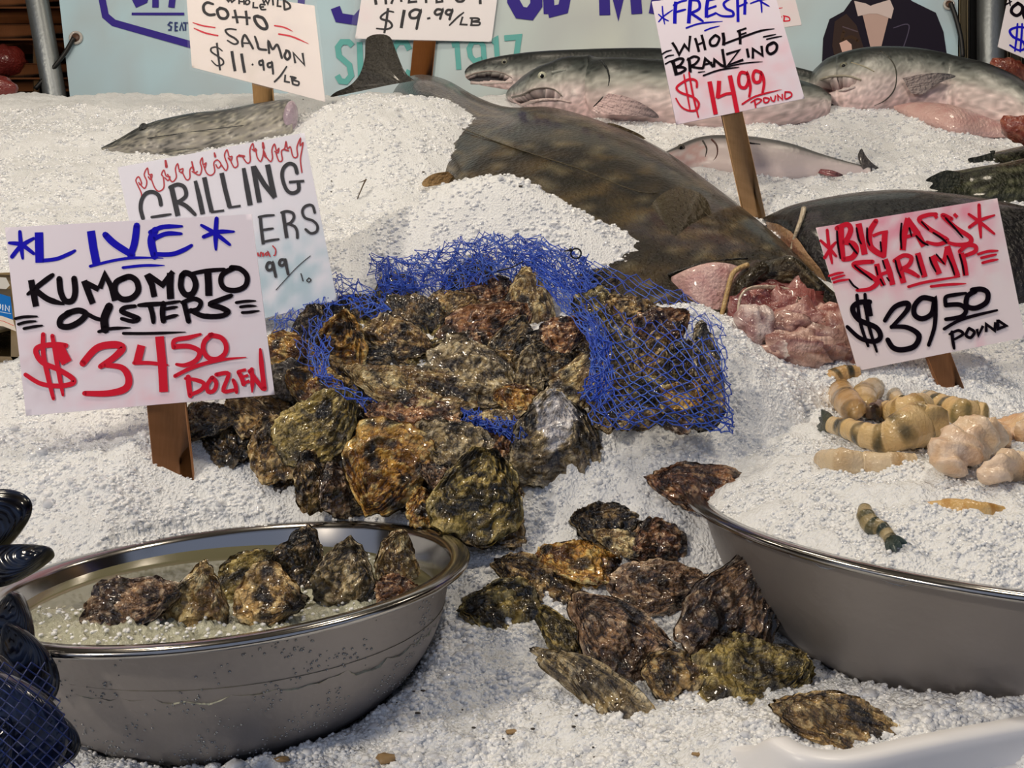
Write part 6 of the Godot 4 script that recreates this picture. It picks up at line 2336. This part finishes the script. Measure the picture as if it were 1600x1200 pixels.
# ---------------------------------------------------------------- mussels
func mussel(label: String, px: float, py: float, lpx: float, wpx: float, deg: float, nx: float, ny: float, depth: float, tone: Color) -> void:
	var n := (look * Vector3(nx, ny, 1.0)).normalized()
	var dir := look * Vector3(cos(deg_to_rad(deg)), sin(deg_to_rad(deg)), 0)
	var lx := (dir - n * dir.dot(n)).normalized()
	var s := depth / FOCAL
	var root := thing("mussel", label, "mussel", spot(px, py, depth), "dark mussels at the left edge")
	root.basis = Basis(lx, n.cross(lx).normalized(), n)
	var l := lpx * s
	var w := wpx * s
	for up in [1.0, -1.0]:
		var p := PackedVector3Array()
		var c := PackedColorArray()
		var nr := 40
		var na := 48
		for i in nr + 1:
			for j in na:
				var t := float(i) / nr
				var a := TAU * j / na
				var e := Vector2(0.5 * l * cos(a), 0.5 * w * sin(a) * (1.0 - 0.45 * cos(a)) + 0.06 * w * cos(a) * cos(a))
				var q := Vector2(l * 0.44, 0).lerp(e, t)
				var ring := sin(t * 60.0 + noise.get_noise_2d(a, t * 3.0) * 2.0)
				p.append(Vector3(q.x, q.y, up * (w * 0.34 * pow(maxf(0.0, 1.0 - pow(t, 2.6)), 0.7) + 0.00025 * ring)))
				var col := tone.lerp(hue(44, 60, 92), clampf(0.25 + 0.25 * ring + noise.get_noise_2d(q.x * 60.0, q.y * 60.0) * 0.5, 0, 0.55))
				c.append(col.lerp(hue(110, 92, 60), clampf(noise.get_noise_2d(q.x * 120.0 + 9.0, q.y * 120.0) - 0.45, 0, 0.5)))
		var idx := PackedInt32Array()
		grid_index(idx, 0, nr + 1, na, true, up > 0)
		part("upper_shell" if up > 0 else "lower_shell", build(p, idx, c), mats.gloss, root)

func mussels() -> void:
	var black := hue(18, 18, 24)
	mussel("black mussel standing at the left edge above the steel bowl", -4, 815, 104, 84, 262, 0.2, 0.3, 0.66, black)
	mussel("black mussel lying under the standing one at the left edge", 20, 880, 120, 62, 20, 0.1, 0.5, 0.64, black)
	mussel("dark mussel in the shade under the left bowl's rim", 40, 1040, 150, 76, 110, 0.3, 0.2, 0.52, black)
	mussel("dark mussel beside the bowl at the left edge, behind the blue one", 12, 990, 130, 80, 80, 0.2, 0.2, 0.53, black)
	mussel("blue-black mussel large in the photo's bottom left corner", 32, 1130, 190, 110, 120, 0.1, 0.3, 0.46, hue(16, 24, 48))
	mussel("round-ended black mussel nearest the bowl in the bottom left corner", 96, 1156, 76, 52, 100, 0.1, 0.4, 0.475, black)
	mussel("mussel cut off by the photo's bottom left corner", -20, 1190, 150, 100, 60, 0.1, 0.3, 0.45, hue(16, 22, 42))
	mussel("brown-streaked mussel between the blue one and the left edge", 0, 1080, 120, 70, 100, 0.1, 0.3, 0.475, hue(30, 28, 34))
	# the navy mesh they are sold in
	var bag := thing("mussel_net", "fine navy mesh stretched over the mussels in the bottom left corner", "net")
	var k := Pen.new()
	var nu := 22
	var nv := 16
	var pts := {}
	for i in nu + 1:
		for j in nv + 1:
			if (i + j) % 2 == 0:
				var u := float(i) / nu
				var v := float(j) / nv
				pts[i * 100 + j] = spot(lerpf(-70, 100, v) + 26.0 * sin(u * 2.4) - 30.0 * (1.0 - u), lerpf(1035, 1260, u), 0.43 + 0.03 * absf(v - 0.55) * 2.0 + 0.004 * noise.get_noise_2d(i, j))
	for key in pts:
		for s in [-1, 1]:
			var o: int = key + 100 + s
			if pts.has(o):
				pen_tube(k, PackedVector3Array([pts[key], pts[o]]), 0.00035, 0.00035, 4, hue(30, 50, 112), false)
	part("mesh", pen_mesh(k), mats.net, bag, "stuff")

# ---------------------------------------------------------------- tub, package, crumbs
func small_things() -> void:
	# white tub: a rounded rim cut off by the frame
	var tub := thing("white_tub", "white plastic tub with a rounded corner at the photo's bottom right", "tub")
	var y0 := 1.168
	var line := PackedVector3Array()
	var tp := nums("1130,1085,1178,1122,1208,1146,1228,1162,1256,1175,1298,1182,1345,1179,1420,1163,1500,1147,1620,1126,1760,1104")
	for i in range(0, tp.size(), 2):
		var r := ray(tp[i], tp[i + 1])
		line.append(EYE + r * ((y0 - EYE.y) / r.y))
	line = smooth_path(line, 5)
	var k := Pen.new()
	var m := line.size()
	var prof := [[-0.009, -0.075], [-0.007, -0.006], [-0.0062, -0.001], [-0.004, 0.001], [0.005, 0.001], [0.0072, -0.001], [0.008, -0.010], [0.006, -0.08]]
	for i in m:
		var t := (line[mini(i + 1, m - 1)] - line[maxi(i - 1, 0)])
		t.y = 0
		t = t.normalized()
		var inward := t.cross(Vector3.UP).normalized()
		for q in prof:
			k.p.append(line[i] - inward * q[0] + Vector3(0, q[1] - 0.026 * (1.0 - smoothstep(0.0, 1.0, i / 13.0)), 0))
			k.c.append(Color.WHITE)
	grid_index(k.idx, 0, m, prof.size())
	part("rim_and_wall", pen_mesh(k), mats.white_plastic, tub)
	k = Pen.new()
	var path := PackedVector3Array()
	for i in range(14, m):
		var t := line[mini(i + 1, m - 1)] - line[i - 1]
		path.append(line[i] + Vector3.UP.cross(t).normalized() * -0.008 + Vector3(0, -0.020, 0))
	pen_tube(k, path, 0.003, 0.003, 8, Color.WHITE)
	part("moulded_lip", pen_mesh(k), mats.white_plastic, tub)

	# wrapped package at the left edge
	var pk := thing("wrapped_package", "tan package with a blue and white label at the left edge behind a sign", "package", spot(-30, 505, 1.06))
	k = Pen.new()
	pen_box(k, Transform3D(), Vector3(0.13, 0.11, 0.05), hue(150, 130, 98), 0.018)
	for i in k.p.size():
		k.p[i] += Vector3(0.003, 0.003, 0.004) * noise.get_noise_3dv(k.p[i] * 40.0)
		k.c[i] = k.c[i].lerp(hue(186, 170, 138), clampf(noise.get_noise_3dv(k.p[i] * 90.0), 0, 0.6))
	pk.basis = look
	part("wrapper", pen_mesh(k), mats.gloss, pk)
	var o := spot(0, 490, 1.03)
	var n := (look * Vector3(0.1, 0.05, 1)).normalized()
	var ink := Inker.new(self, o, n, 0.001)
	ink.poly(hue(206, 204, 198), "-60,430 10,434 16,446 10,452 -60,446")
	ink.poly(hue(30, 110, 190), "-60,456 0,459 17,464 21,500 4,494 -60,486")
	ink.poly(hue(226, 214, 200), "-60,486 4,494 21,500 26,518 6,510 -60,502")
	var w := hue(226, 238, 246)
	ink.line(w, 1.6, "-2,475 -2,484 1,482 2,479 1,476 -2,475", 0, 0, 1)
	ink.line(w, 1.6, "5,476 5,485", 0, 0, 1)
	ink.line(w, 1.6, "9,486 9,477 15,487 15,478", 0, 0, 1)
	ink.line(w, 0.8, "-4,486.5 18,490.5", 0, 0, 1)
	ink.line(hue(214, 96, 84), 1.0, "-6,500 6,502 22,509", 0, 0, 1)
	for key in ink.pens:
		var q = ink.pens[key]
		for i in q.p.size():
			q.p[i] = pk.transform.affine_inverse() * q.p[i]
		part("label_print", build(q.p, q.idx, q.c), mats.print, pk)

	# dark sprig stuck in the ice
	k = Pen.new()
	var d := hit_depth(562, 308) - 0.003
	pen_tube(k, smooth_path(PackedVector3Array([spot(572, 280, d), spot(568, 288, d - 0.002), spot(562, 302, d - 0.002), spot(555, 318, d), spot(548, 330, d + 0.004)]), 4), 0.0022, 0.0005, 6, hue(84, 70, 52), true, 0.5)
	pen_tube(k, PackedVector3Array([spot(572, 281, d), spot(565, 284, d - 0.001), spot(560, 285, d)]), 0.0010, 0.0004, 5, hue(84, 70, 52))
	tag(part("dry_sprig", pen_mesh(k), mats.plain), "short dark sprig stuck upright in the ice heap left of the flatfish", "sprig")
	# shell fragments big enough to tell apart
	for s in [[604, 1190, 14, "tan curled shell fragment on the ice at the photo's bottom middle"], [441, 1192, 8, "pale tan shell crumb at the bottom edge left of the curled fragment"], [801, 1143, 7, "brown shell flake on the ice left of the slender pointed oyster"], [1090, 1180, 5, "dark crumb on the ice at the bottom right of the middle"]]:
		k = Pen.new()
		var r: float = s[2] * 0.55 / FOCAL
		pen_ball(k, Vector3.ZERO, Vector3(r * 1.6, r * 0.5, r), hue(150, 122, 84), 6, 10)
		for i in k.p.size():
			k.p[i] *= 1.0 + 0.5 * noise.get_noise_3dv(k.p[i] / r * 0.9 + Vector3.ONE * s[0])
		var f := part("shell_fragment", pen_mesh(k, false), mats.plain)
		f.position = surface_at(s[0], s[1]) + Vector3(0, r * 0.35, 0)
		tag(f, s[3], "shell fragment")
	# specks of grit
	rng.seed = 17
	k = Pen.new()
	for i in 90:
		var px := rng.randf_range(440, 1500)
		var py := rng.randf_range(960, 1195)
		if i > 60:
			px = rng.randf_range(120, 1400)
			py = rng.randf_range(130, 360)
		var p := surface_at(px, py)
		var r := rng.randf_range(0.0005, 0.0013) * (1.0 if i <= 60 else 1.6)
		pen_ball(k, p + Vector3(0, r * 0.4 + 0.0012, 0), Vector3(r * rng.randf_range(0.8, 2.0), r * 0.6, r), hue(52, 44, 36), 3, 5)
	var sp := part("grit_specks", pen_mesh(k), mats.plain, null, "stuff")
	tag(sp, "small dark specks of grit scattered over the ice", "grit")

func surface_at(px: float, py: float) -> Vector3:
	var p := hit(px, py)
	p.y = ice_surface(p.x, -p.z)
	return p
